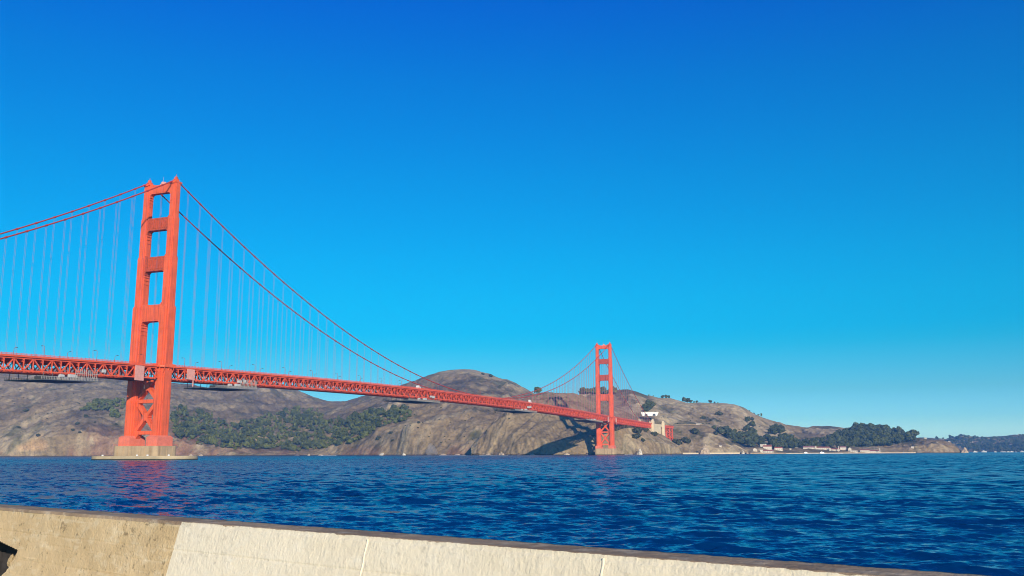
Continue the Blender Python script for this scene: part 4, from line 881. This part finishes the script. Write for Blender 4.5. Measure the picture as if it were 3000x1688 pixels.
# tunnel portal, road wall, bus, shore walls, rocks
def portal():
    D = 2760; p = at_dist(1904, 1219, D); r = empty('tunnel_portal', tuple(p), face_cam(p)); W = 25; Hh = 10.5; b = MB()
    outer = [(-W*.86, 0), (W*.80, 0), (W, Hh), (-W, Hh)]
    def arch(cx, rw, hh): return [(cx-rw, .4)]+[(cx-rw*math.cos(t), hh-rw+rw*math.sin(t)) for t in np.linspace(0, math.pi, 12)]+[(cx+rw, .4)]
    holes = [arch(-W*.42, 4.2, 6.4)[::-1], arch(W*.48, 4.2, 6.4)[::-1]]
    loops = [[Vector((x, z, 0)) for x, z in outer]]+[[Vector((x, z, 0)) for x, z in h] for h in holes]; flat = [v for l in loops for v in l]
    for y in (0, 2.0):
        k = len(b.v); b.v += [(v.x, y, v.y) for v in flat]
        for t in tessellate_polygon(loops): b.f.append(tuple(k+i for i in t))
    n = len(flat); i0 = 0
    for l in loops:
        for i in range(len(l)): a, c = i0+i, i0+(i+1) % len(l); b.f.append((a, c, c+n, a+n))
        i0 += len(l)
    b.build('portal_wall', M['white'], r)
    for h in holes: b = MB(); b.prism([(x, z) for x, z in h][::-1], 'y', 1.0, 14); b.build('tunnel_mouth', M['dark'], r)
    b = MB(); b.box(-W-.5, W+.5, -.6, 2.4, Hh+.01, Hh+.9); b.build('cornice', M['white'], r)
    tag(r, 'white tunnel portal with two dark arches on the hillside', 'tunnel portal')
portal()
def strip_wall(name, pts, h, t, material, label, cat='wall', group=None, zb=None):
    b = MB(); P = [at_dist(px, py, D) for px, py, D in pts]
    for a, c in zip(P[:-1], P[1:]):
        za = a[2] if zb is None else zb; zc = c[2] if zb is None else zb
        b.beam((a[0], a[1], za+h/2), (c[0], c[1], zc+h/2), t, h)
    o = b.build(name, M[material]); tag(o, label, cat, group); return o
strip_wall('road_wall', [(1976, 1245.5, 2610), (2063, 1243.5, 2640)], .8, 1.2, 'concrete', 'pale roadside wall along the top of the grassy spur')
strip_wall('shore_wall', [(1893, 1317, 2105), (1935, 1317, 2180), (1972, 1318, 2270)], 4.0, 3, 'concrete_pale', 'tan retaining wall at the shore below the cream pylons', zb=1.2)
strip_wall('shore_wall', [(1978, 1320, 2350), (2050, 1320, 2430), (2165, 1320, 2530)], 3.2, 5, 'concrete_pale', 'long pale beach wall below the grassy spur', zb=.3)
strip_wall('quay_wall', [(2196, 1322, 2700), (2300, 1322, 2790)], 3.0, 6, 'concrete', 'brown quay under the white boat station', zb=-.6)
strip_wall('quay_wall', [(2301, 1322, 2791), (2420, 1322, 2870), (2560, 1322, 2960), (2680, 1322, 3060)], 2.4, 6, 'concrete_pale', 'long pale quay in front of the low halls and marina', zb=-.6)
def bus():
    p = at_dist(2047, 1241.8, 2640); z = ground_z(p[0], p[1]); r = empty('bus', (p[0], p[1], z+.4), face_cam(p)+.1); b = MB(); b.box(-7, 7, -1.3, 1.3, .5, 3.4); b.build('body', M['white'], r); b = MB(); b.box(-6.6, 6.7, -1.34, -1.0, 1.8, 2.7); b.build('window_band', M['glass'], r)
    for x in (-4.5, 4.5): b = MB(); b.tube([(x, -1.35, .5), (x, 1.35, .5)], .5, 10); b.build('wheel', M['dark'], r)
    tag(r, 'white bus on the road along the grassy spur', 'bus')
bus()
def rock(name, px, D, w_, h, material, label, seed, dk=None):
    p = at_dist(px, 1322, D); bm = bmesh.new(); bmesh.ops.create_icosphere(bm, subdivisions=4, radius=1)
    co = np.array([v.co[:] for v in bm.verts]); n = fbm(co[:, 0]*1.6+seed, co[:, 1]*1.6+co[:, 2]*1.3, 5, seed, .6); n2 = ridged(co[:, 0]*3+co[:, 2]*2, co[:, 1]*3-seed, 4, seed+3)
    for v, a, c in zip(bm.verts, n, n2):
        k = 1+a*.6+c*.14; zz = max(v.co.z, -.3); v.co = Vector((v.co.x*k*w_/2*(1-.45*max(0, zz)), v.co.y*k*w_/2*(1-.45*max(0, zz)), zz*k*h))
    me = bpy.data.meshes.new(name); bm.to_mesh(me); bm.free(); me.materials.append(material); o = bpy.data.objects.new(name, me); COL.objects.link(o); o.location = (p[0], p[1], 0); tag(o, label, 'rock', 'rocks in the water at the far shore')
M['rock_tan'] = mat('tan_rock', (0.42, 0.33, 0.24), .95, .35, .25, bump=.5, bscale=.5); M['rock_white'] = mat('guano_rock', (0.60, 0.56, 0.48), .95, .35, .2, bump=.4, bscale=.5, dark=(.18, .14, .1)); M['rock_dark'] = mat('dark_rock', (0.13, 0.10, 0.09), .95, .4, .2, bump=.5, bscale=.4)
rock('sea_rock', 1874, 2020, 11, 12, M['rock_white'], 'white topped rock right of the far tower pier', 3); rock('sea_rock', 1866, 2025, 9, 8, M['rock_dark'], 'dark rock beside the white topped rock', 5)
rock('sea_rock', 2065, 2420, 22, 22, M['rock_tan'], 'pointed tan rock in front of the grassy spur', 9); rock('sea_rock', 2176, 2530, 8, 8, M['rock_white'], 'pale rock at the tip of the spur', 13); rock('sea_rock', 2189, 2540, 6, 5, M['rock_tan'], 'small tan rock right of the pale one', 15)
rock('sea_rock', 2826, 3180, 19, 15, M['rock_tan'], 'blunt sea rock off the end of the bluff', 21); rock('sea_rock', 1184, 2330, 13, 5, M['rock_white'], 'cream boulder at the shore left of the mist', 23); rock('sea_rock', 1198, 2325, 9, 4, M['rock_white'], 'smaller cream boulder beside the mist', 25); rock('sea_rock', 1120, 2400, 12, 6, M['rock_white'], 'pale boulder cluster on the shore right of the woods', 27); rock('sea_rock', 1143, 2385, 10, 3.5, M['rock_white'], 'low cream boulder right of the pale cluster', 29)
for i, px in enumerate([870, 905, 940, 965, 1300, 1340, 1381, 1430, 1470, 1520, 1560, 1660, 1720, 560, 590, 640]):
    a = px; D = np.interp(px, [c[0] for c in shore_p], [c[2] for c in shore_p]) if px >= 1400 else np.interp(px, [c[0] for c in shore_w], [c[2] for c in shore_w])
    rock('shore_boulder', px, D-4, random.uniform(7, 15), random.uniform(2.5, 6), M['rock_tan'] if i % 3 else M['rock_dark'], 'boulder at the water edge below the headland cliffs', 40+i)

# ------------------------------------------------------------------ boats
def boat_hull(L, B, Hh):
    b = MB(); secs = []
    for t in np.linspace(0, 1, 9):
        wdt = B/2*(1-max(0, t-.45)**2*3.2) if t < 1 else .03; wdt = max(.03, wdt); x = (t-.5)*L; sh = Hh*(1+.35*t*t)
        secs.append([(x, -wdt, sh), (x, -wdt*.75, 0), (x, 0, -.25*Hh), (x, wdt*.75, 0), (x, wdt, sh)])
    for s in secs: b.v += s
    for i in range(8):
        for j in range(4): a = i*5+j; b.f.append((a, a+1, a+6, a+5))
        b.f.append((i*5+4, i*5, i*5+5, i*5+9))
    b.f.append((0, 1, 2, 3, 4)); b.f.append((44, 43, 42, 41, 40)); return b
def boat(px, D, L, kind, label, rz=0.3, group='boats on the bay'):
    p = at_dist(px, 1322, D); r = empty('sailboat' if kind == 'sail' else 'motor_boat', (p[0], p[1], .15), face_cam(p)+rz)
    boat_hull(L, L*.3, L*.13).build('hull', M['white'], r)
    if kind == 'sail':
        b = MB(); b.tube([(L*.05, 0, L*.1), (L*.05, 0, L*1.35)], .09*L/9, 6); b.build('mast', M['white'], r); b = MB(); b.prism([(L*.03, L*.25), (-L*.42, L*.27), (L*.03, L*1.3)], 'y', -.04, .04); b.build('sail', M['grey_metal'], r)
        b = MB(); b.box(-L*.2, L*.15, -L*.08, L*.08, L*.13, L*.2); b.build('cabin', M['cream'], r)
    else:
        b = MB(); b.taper(-L*.05, 0, L*.28, L*.11, L*.13, L*.2, L*.09, L*.30); b.build('cabin', M['white'], r); b = MB(); b.taper(-L*.05, 0, L*.262, L*.113, L*.19, L*.235, L*.103, L*.25); b.build('window_band', M['glass'], r)
        b = MB(); b.taper(-L*.12, 0, L*.12, L*.07, L*.301, L*.1, L*.06, L*.36); b.build('flybridge', M['white'], r)
    tag(r, label, 'boat', group); return r
boat(2361, 2700, 12, 'motor', 'left of two speeding motor boats off the low halls', .3); boat(2408, 2500, 13, 'motor', 'right of two speeding motor boats, nearer with a wake', .3)
for px, D, L, k, lb in ((2857, 4800, 18, 'motor', 'white yacht just right of the blunt sea rock'), (2883, 4900, 22, 'motor', 'long low white yacht, second from the sea rock'), (2916, 5000, 12, 'motor', 'small white boat alone in the middle of the far water'), (2936, 4800, 16, 'sail', 'tall masted sailboat in the moored row at far right'), (2944, 4850, 12, 'motor', 'white boat touching the tall masted sailboat'), (2954, 4850, 12, 'motor', 'white boat in the middle of the moored row'), (2964, 4800, 14, 'motor', 'white boat at the right end of the moored row'), (2995, 4700, 17, 'motor', 'big white boat at the right edge of the picture'), (2976, 4900, 9, 'sail', 'small sailboat between the moored row and the last boat'), (2647, 3000, 5, 'sail', 'tiny sailboat below the bluff')):
    boat(px, D, L, k, lb, random.uniform(-.4, .4))
for i, (px, hgt) in enumerate([(2523, 9), (2529, 12), (2533, 9), (2537, 14), (2541, 10), (2545, 9), (2554, 13), (2558, 8), (2562, 17), (2568, 10), (2507, 9), (2511, 8)]):
    boat(px, 3030, hgt*.72, 'sail', 'moored sailboat whose mast rises behind the white marina buildings', random.uniform(-.6, .6), 'sailboats moored in the marina')
# foam along wakes and shore
M['foam'] = mat('foam', (.85, .87, .88), .9, .1, 1)
def foam(px0, D0, px1, D1, w_, label, name='foam'):
    a = at_dist(px0, 1322, D0); c = at_dist(px1, 1322, D1); n = 40; b = MB(); d = np.array([c[0]-a[0], c[1]-a[1]]); Ln = np.linalg.norm(d); d /= Ln; nn = np.array([-d[1], d[0]])
    for i in range(n+1):
        t = i/n; ww = w_*(.25+.75*random.random())*math.sin(math.pi*min(.97, max(.03, t)))+.05; q = np.array([a[0], a[1]])+d*Ln*t+nn*random.uniform(-1, 1)*w_*.4
        b.v += [(*(q-nn*ww), .12), (*q, .45), (*(q+nn*ww), .12)]
        if i: k = 3*i; b.f += [(k-3, k-2, k+1, k), (k-2, k-1, k+2, k+1)]
    o = b.build(name, M['foam']); tag(o, None, None, None, 'stuff'); return o
foam(2411, 2498, 2470, 2560, 3.0, ''); foam(2364, 2698, 2395, 2730, 2.5, ''); foam(1285, 2215, 1365, 2130, 5, ''); foam(1405, 2040, 1490, 1995, 3.0, ''); foam(1830, 2025, 1860, 2040, 4, ''); foam(940, 2560, 985, 2530, 4, '')

# ------------------------------------------------------------------ sea wall in front of the camera
HW = 0.58; ZW = CAMP[2]-HW
def on_plane(px, py, z): d = ray(px, py); t = (z-CAMP[2])/d[2]; return Vector(CAMP+t*d)
Pn0, Pn1 = on_plane(0, 1487, ZW), on_plane(2000, 1642, ZW); Pf0, Pf1 = on_plane(0, 1478, ZW), on_plane(2000, 1617.5, ZW)
U_ = (Pn1-Pn0).normalized(); Nn = Vector((-U_.y, U_.x, 0))
if Nn.dot(Vector(CAMP)-Pn0) < 0: Nn = -Nn
TH = 0.5*((Pn0-Pf0).dot(Nn)+(Pn1-Pf1).dot(Nn))
def solve_batter():
    a = on_plane(524, 1529, ZW); best = None
    for bt in np.linspace(0, 1.2, 121):
        # point where pixel (480,1688) meets the battered plane
        n = (Nn+Vector((0, 0, bt))).normalized(); d = Vector(ray(480, 1688)); t = n.dot(a-Vector(CAMP))/n.dot(d); q = Vector(CAMP)+d*t; e = abs((q-a).dot(U_))
        if best is None or e < best[0]: best = (e, bt, (q-a).z)
    return best
SB = solve_batter(); BAT = min(SB[1], 0.45)
print('WALL', Pn0, Pn1, 'thickness', TH, (Pn0-Pf0).dot(Nn), (Pn1-Pf1).dot(Nn), 'batter', SB)
def wl(u, v, z):                 # along the wall, out towards the camera, height above the wall top
    return Pn0+U_*u+Nn*v+Vector((0, 0, z))
def uof(px, py): return (on_plane(px, py, ZW)-Pn0).dot(U_)
def wall_uz(px, py):
    n = (Nn+Vector((0, 0, BAT))).normalized(); d = Vector(ray(px, py)); t = n.dot(Pn0-Vector(CAMP))/n.dot(d); q = Vector(CAMP)+d*t; return (q-Pn0).dot(U_), q.z-ZW
def wall_mat(name, base, dark, light, painted, top=False):
    m = bpy.data.materials.new(name); m.use_nodes = True; t = m.node_tree; b = t.nodes['Principled BSDF']; N = t.nodes.new; L = t.links.new; b.inputs['Roughness'].default_value = .9; b.inputs['Specular IOR Level'].default_value = .2
    co = N('ShaderNodeTexCoord')
    def noise(sc, det, st=(1, 1, 1), rough=.6):
        mp = N('ShaderNodeMapping'); mp.inputs['Scale'].default_value = st; L(co.outputs['Object'], mp.inputs[0]); n = N('ShaderNodeTexNoise'); n.inputs['Scale'].default_value = sc; n.inputs['Detail'].default_value = det; n.inputs['Roughness'].default_value = rough; L(mp.outputs[0], n.inputs[0]); return n.outputs['Fac']
    def rng(s, a, c, lo=0, hi=1): q = N('ShaderNodeMapRange'); q.inputs[1].default_value = a; q.inputs[2].default_value = c; q.inputs[3].default_value = lo; q.inputs[4].default_value = hi; L(s, q.inputs[0]); return q.outputs[0]
    def mix(f, a, c):
        q = N('ShaderNodeMix'); q.data_type = 'RGBA'; L(f, q.inputs[0])
        for i, x in ((6, a), (7, c)):
            if isinstance(x, tuple): q.inputs[i].default_value = col3(x)
            else: L(x, q.inputs[i])
        return q.outputs[2]
    vc = N('ShaderNodeVertexColor'); vc.layer_name = 'tint'; c = mix(rng(noise(1.6, 7), .35, .68), dark, base); c = mix(rng(noise(5, 8, (1, 1, 2)), .52, .72, 0, .7), c, light)
    pits = rng(noise(26, 4), .66, .74, 0, .8 if not painted else .35); c = mix(pits, c, tuple(x*.35 for x in dark))
    hs = noise(3.0, 6, (.5, .5, 6)); c = mix(rng(hs, .6, .7, 0, .5 if not painted else .2), c, light)
    vm = N('ShaderNodeVectorMath'); vm.operation = 'MULTIPLY'; L(c, vm.inputs[0]); L(vc.outputs[0], vm.inputs[1]); L(vm.outputs[0] if not top else c, b.inputs['Base Color'])
    a1 = N('ShaderNodeBump'); a1.inputs['Strength'].default_value = 1; a1.inputs['Distance'].default_value = .012; L(noise(9, 9, (1, 1, 1.4), .65), a1.inputs['Height'])
    a2 = N('ShaderNodeBump'); a2.inputs['Strength'].default_value = 1; a2.inputs['Distance'].default_value = .006 if painted else .012; L(noise(38, 6, (1, 1, .45) if painted else (1, 1, 1)), a2.inputs['Height']); L(a1.outputs[0], a2.inputs['Normal']); L(a2.outputs[0], b.inputs['Normal'])
    return m
MW_raw = wall_mat('raw_concrete', (.82, .58, .30), (.68, .465, .225), (.90, .71, .43), False); MW_paint = wall_mat('cream_paint_on_concrete', (.92, .77, .53), (.89, .735, .49), (.93, .80, .58), True); MW_top = wall_mat('weathered_top', (.50, .345, .205), (.30, .20, .12), (.70, .56, .38), False, True)
WALL = empty('sea_wall', tuple(wl(0, 0, -1.1))); tag(WALL, 'low battered concrete sea wall along the bottom of the picture, raw at left and cream painted at right', 'wall')
def face_part(name, u0, u1, material, hole=None, seed=0, lbl=None, lip=0.0):
    """one cast section of the face: a finely gridded sheet with a rough upper edge"""
    step = .0125; nu = max(4, int((u1-u0)/step)); zs = np.concatenate([np.linspace(0, -.8, 100), [-1.1]])
    u = np.linspace(u0, u1, nu); Ug, Zg = np.meshgrid(u, zs); edge = fbm(Ug*16, Zg*0+seed, 5, 400+seed, .65)*.006*np.exp(Zg*14)-.003
    rough = fbm(Ug*2.2, Zg*2.6, 5, 410, .55)*(.012 if material is MW_raw else .006)+ridged(Ug*.7, Zg*4.4+.13*fbm(Ug*2, Zg*2, 2, 4), 2, 430)*.004
    # faint horizontal lift lines from the form boards
    for q in (-.235, -.50): rough -= .006*np.exp(-((Zg-q+.004*fbm(Ug*4, Ug*0, 3, 440))/.006)**2)
    V_ = -BAT*Zg+rough+lip+0.0*Zg; top = Zg == 0; V_ = V_-np.where(Zg > -.03, .008, 0); Zz = Zg+np.where(Zg > -.05, edge, 0)
    # weathering of the casting itself: pale lips and dark pits along the board lines, staining under the top, chips
    raw = material is MW_raw; T_ = np.ones(Ug.shape+(3,)); amt = 1.0 if raw else .35
    for q, sl in ((-.30, -.012), (-.46, -.012), (-.62, -.01)):
        ln = q+sl*Ug+.005*fbm(Ug*3, Ug*0, 3, 450); dd = Zg-ln; vis = smoothstep(-.25, .35, fbm(Ug*1.7, Ug*0+q*9, 3, 460))
        T_ *= 1+(amt*.16*vis*np.exp(-((dd-.006)/.007)**2))[..., None]; T_ *= 1-(amt*.45*vis*np.exp(-((dd+.006)/.005)**2)*smoothstep(0.05, .4, fbm(Ug*22, Zg*22, 3, 470)))[..., None]
        V_ -= amt*.004*np.exp(-((dd+.004)/.006)**2)
    blot = fbm(Ug*1.1, Zg*2.2, 5, 480, .6); T_ *= 1+(amt*.17*blot)[..., None]*np.array((1, 1, 1.05))
    pit = smoothstep(.33, .5, fbm(Ug*17, Zg*20, 4, 490, .7)+.28*np.exp(Zg*9)*(smoothstep(-.1, .3, fbm(Ug*1.3, Ug*0, 2, 495)))-.06); T_ *= 1-(amt*.45*pit)[..., None]
    T_ *= 1-(amt*.10*np.exp(Zg*16))[..., None]
    P = [[wl(a, v_, z_)-WALL.location for a, v_, z_ in zip(r0, r1, r2)] for r0, r1, r2 in zip(Ug, V_, Zz)]
    X = np.array([[p.x for p in r] for r in P]); Y = np.array([[p.y for p in r] for r in P]); Z = np.array([[p.z for p in r] for r in P])
    o = grid_mesh(name, X, Y, Z, material, np.clip(T_, .05, 1.35)); o.parent = WALL
    if lbl: o['label'] = lbl
    if hole:
        bm = bmesh.new(); bm.from_mesh(o.data); kill = []
        uu = Ug.ravel(); zz = Zg.ravel(); bm.verts.ensure_lookup_table()
        for f in bm.faces:
            cu = sum(uu[v.index] for v in f.verts)/4; cz = sum(zz[v.index] for v in f.verts)/4
            if inside(cu+.006*math.sin(cz*90), cz, hole): kill.append(f)
        bmesh.ops.delete(bm, geom=kill, context='FACES')
        rim = [e for e in bm.edges if e.is_boundary and all(inside(uu[v.index] if v.index < len(uu) else 0, zz[v.index] if v.index < len(zz) else 0, [(a+(a-hc[0])*.25, c+(c-hc[1])*.25) for a, c in hole]) for v in e.verts)] if (hc := (sum(p[0] for p in hole)/len(hole), sum(p[1] for p in hole)/len(hole))) else []
        r = bmesh.ops.extrude_edge_only(bm, edges=rim); vs = [g for g in r['geom'] if isinstance(g, bmesh.types.BMVert)]; bmesh.ops.translate(bm, verts=vs, vec=-Nn*.22); bm.to_mesh(o.data); bm.free()
    return o
uj1 = uof(524, 1529); uj2 = uof(1082, 1571); uj3 = uof(1775, 1624); uL = -3.4; uR = uof(2000, 1642)+4.5
hole = [wall_uz(*q) for q in ((-90, 1560), (0, 1587), (52, 1612), (38, 1640), (22, 1668), (-6, 1700), (-110, 1700))]
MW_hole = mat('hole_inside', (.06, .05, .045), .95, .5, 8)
print('HOLE', hole, 'joints', uj1, uj2, uj3)
face_part('concrete_face', uL, uj1, MW_raw, hole, 1, 'raw tan concrete section at the left end', 0.0)
face_part('concrete_face', uj1, uj2, MW_paint, None, 2, 'cream painted section next to the raw concrete', .010); face_part('concrete_face', uj2, uj3, MW_paint, None, 3, 'middle cream painted section', .010); face_part('concrete_face', uj3, uR, MW_paint, None, 4, 'right cream painted section', .010)
for uj in (uj2, uj3):
    b = MB(); b.tube([wl(uj+.012*math.sin(k*1.7)*.3, -BAT*z_+.010, z_)-WALL.location for k, z_ in enumerate(np.linspace(-.02, -1.05, 30))], .009, 8); o = b.build('joint_bead', MW_paint, WALL, smooth=True); white_tint(o.data)
# rough top
nu = int((uR-uL)/.02); u = np.linspace(uL, uR, nu); vs = np.concatenate([[.004], np.linspace(0.0, -TH, 12), [-TH-.004]]); Ug, Vg = np.meshgrid(u, vs)
Zt = fbm(Ug*16, Vg*18, 5, 500, .6)*.0045-.001; Zt[0] -= .03; Zt[-1] = -.6; Vg = Vg+fbm(Ug*5, Vg*0, 4, 520)*.010*(np.abs(Vg+TH) < .02)
P = [[wl(a, v_, z_)-WALL.location for a, v_, z_ in zip(r0, r1, r2)] for r0, r1, r2 in zip(Ug, Vg, Zt)]
o = grid_mesh('wall_top', np.array([[p.x for p in r] for r in P]), np.array([[p.y for p in r] for r in P]), np.array([[p.z for p in r] for r in P]), MW_top); o.parent = WALL; o['label'] = 'dark brown weathered top of the wall'
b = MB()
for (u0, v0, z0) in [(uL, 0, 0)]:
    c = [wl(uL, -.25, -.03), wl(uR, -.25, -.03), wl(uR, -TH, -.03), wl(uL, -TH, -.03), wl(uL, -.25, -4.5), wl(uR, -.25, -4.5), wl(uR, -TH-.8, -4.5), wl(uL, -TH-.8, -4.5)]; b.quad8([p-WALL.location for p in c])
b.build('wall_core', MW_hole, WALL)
# broken lump of concrete left in the hole
bm = bmesh.new(); bmesh.ops.create_icosphere(bm, subdivisions=3, radius=1)
co = np.array([v.co[:] for v in bm.verts]); n = fbm(co[:, 0]*1.5+3, co[:, 1]*1.5+co[:, 2]*2, 4, 600)
for v, a in zip(bm.verts, n): v.co *= (1+.5*a)
me = bpy.data.meshes.new('broken_lump'); bm.to_mesh(me); bm.free(); white_tint(me); me.materials.append(MW_raw); o = bpy.data.objects.new('broken_lump', me); COL.objects.link(o); o.parent = WALL
hu, hz = wall_uz(18, 1645); o.location = wl(hu, -BAT*hz-.05, hz)-WALL.location; o.scale = (.035, .035, .06)
# pavement on the near side
pv = MB(); c = [wl(-30, -BAT*-1.1, -1.1), wl(30, -BAT*-1.1, -1.1), wl(30, 25, -1.12), wl(-30, 25, -1.12)]; pv.v = [tuple(q) for q in c]; pv.f = [(0, 1, 2, 3)]; M['paving'] = mat('paving', (.22, .19, .16), .9, .2, 2, bump=.01, bscale=20); o = pv.build('pavement', M['paving']); tag(o, kind='structure')

# ------------------------------------------------------------------ haze
def haze():
    b = MB(); b.box(-11800, 12800, -1200, 12500, -20, 420); m = bpy.data.materials.new('haze_air'); m.use_nodes = True; t = m.node_tree; t.nodes.clear(); o_ = t.nodes.new('ShaderNodeOutputMaterial'); v = t.nodes.new('ShaderNodeVolumePrincipled')
    v.inputs['Color'].default_value = (0.13, 0.42, 1.0, 1); v.inputs['Absorption Color'].default_value = (1, 1, 1, 1); v.inputs['Density'].default_value = HAZE; v.inputs['Anisotropy'].default_value = 0.0; t.links.new(v.outputs[0], o_.inputs['Volume'])
    o = b.build('haze', m); tag(o, kind='stuff'); o['label'] = 'thin blue air haze over the bay'
HAZE = 7.5e-5
haze()

def mist():
    p = at_dist(1264, 1322, 2225); bm = bmesh.new(); bmesh.ops.create_icosphere(bm, subdivisions=3, radius=1)
    for v in bm.verts: k = 1+.25*math.sin(v.co.x*4+v.co.z*3)+.15*math.sin(v.co.y*5); v.co = Vector((v.co.x*13*k, v.co.y*13*k, v.co.z*13*k+12))
    me = bpy.data.meshes.new('sea_spray'); bm.to_mesh(me); bm.free(); m = bpy.data.materials.new('spray'); m.use_nodes = True; t = m.node_tree; t.nodes.clear(); o_ = t.nodes.new('ShaderNodeOutputMaterial'); v = t.nodes.new('ShaderNodeVolumePrincipled')
    v.inputs['Color'].default_value = (0.75, 0.85, 1.0, 1); v.inputs['Absorption Color'].default_value = (1, 1, 1, 1); v.inputs['Density'].default_value = 0.02; t.links.new(v.outputs[0], o_.inputs['Volume']); me.materials.append(m)
    o = bpy.data.objects.new('sea_spray', me); COL.objects.link(o); o.location = (p[0], p[1], 0); tag(o, 'small pale puff of spray at the shore below the round hill', None, None, 'stuff')
mist()
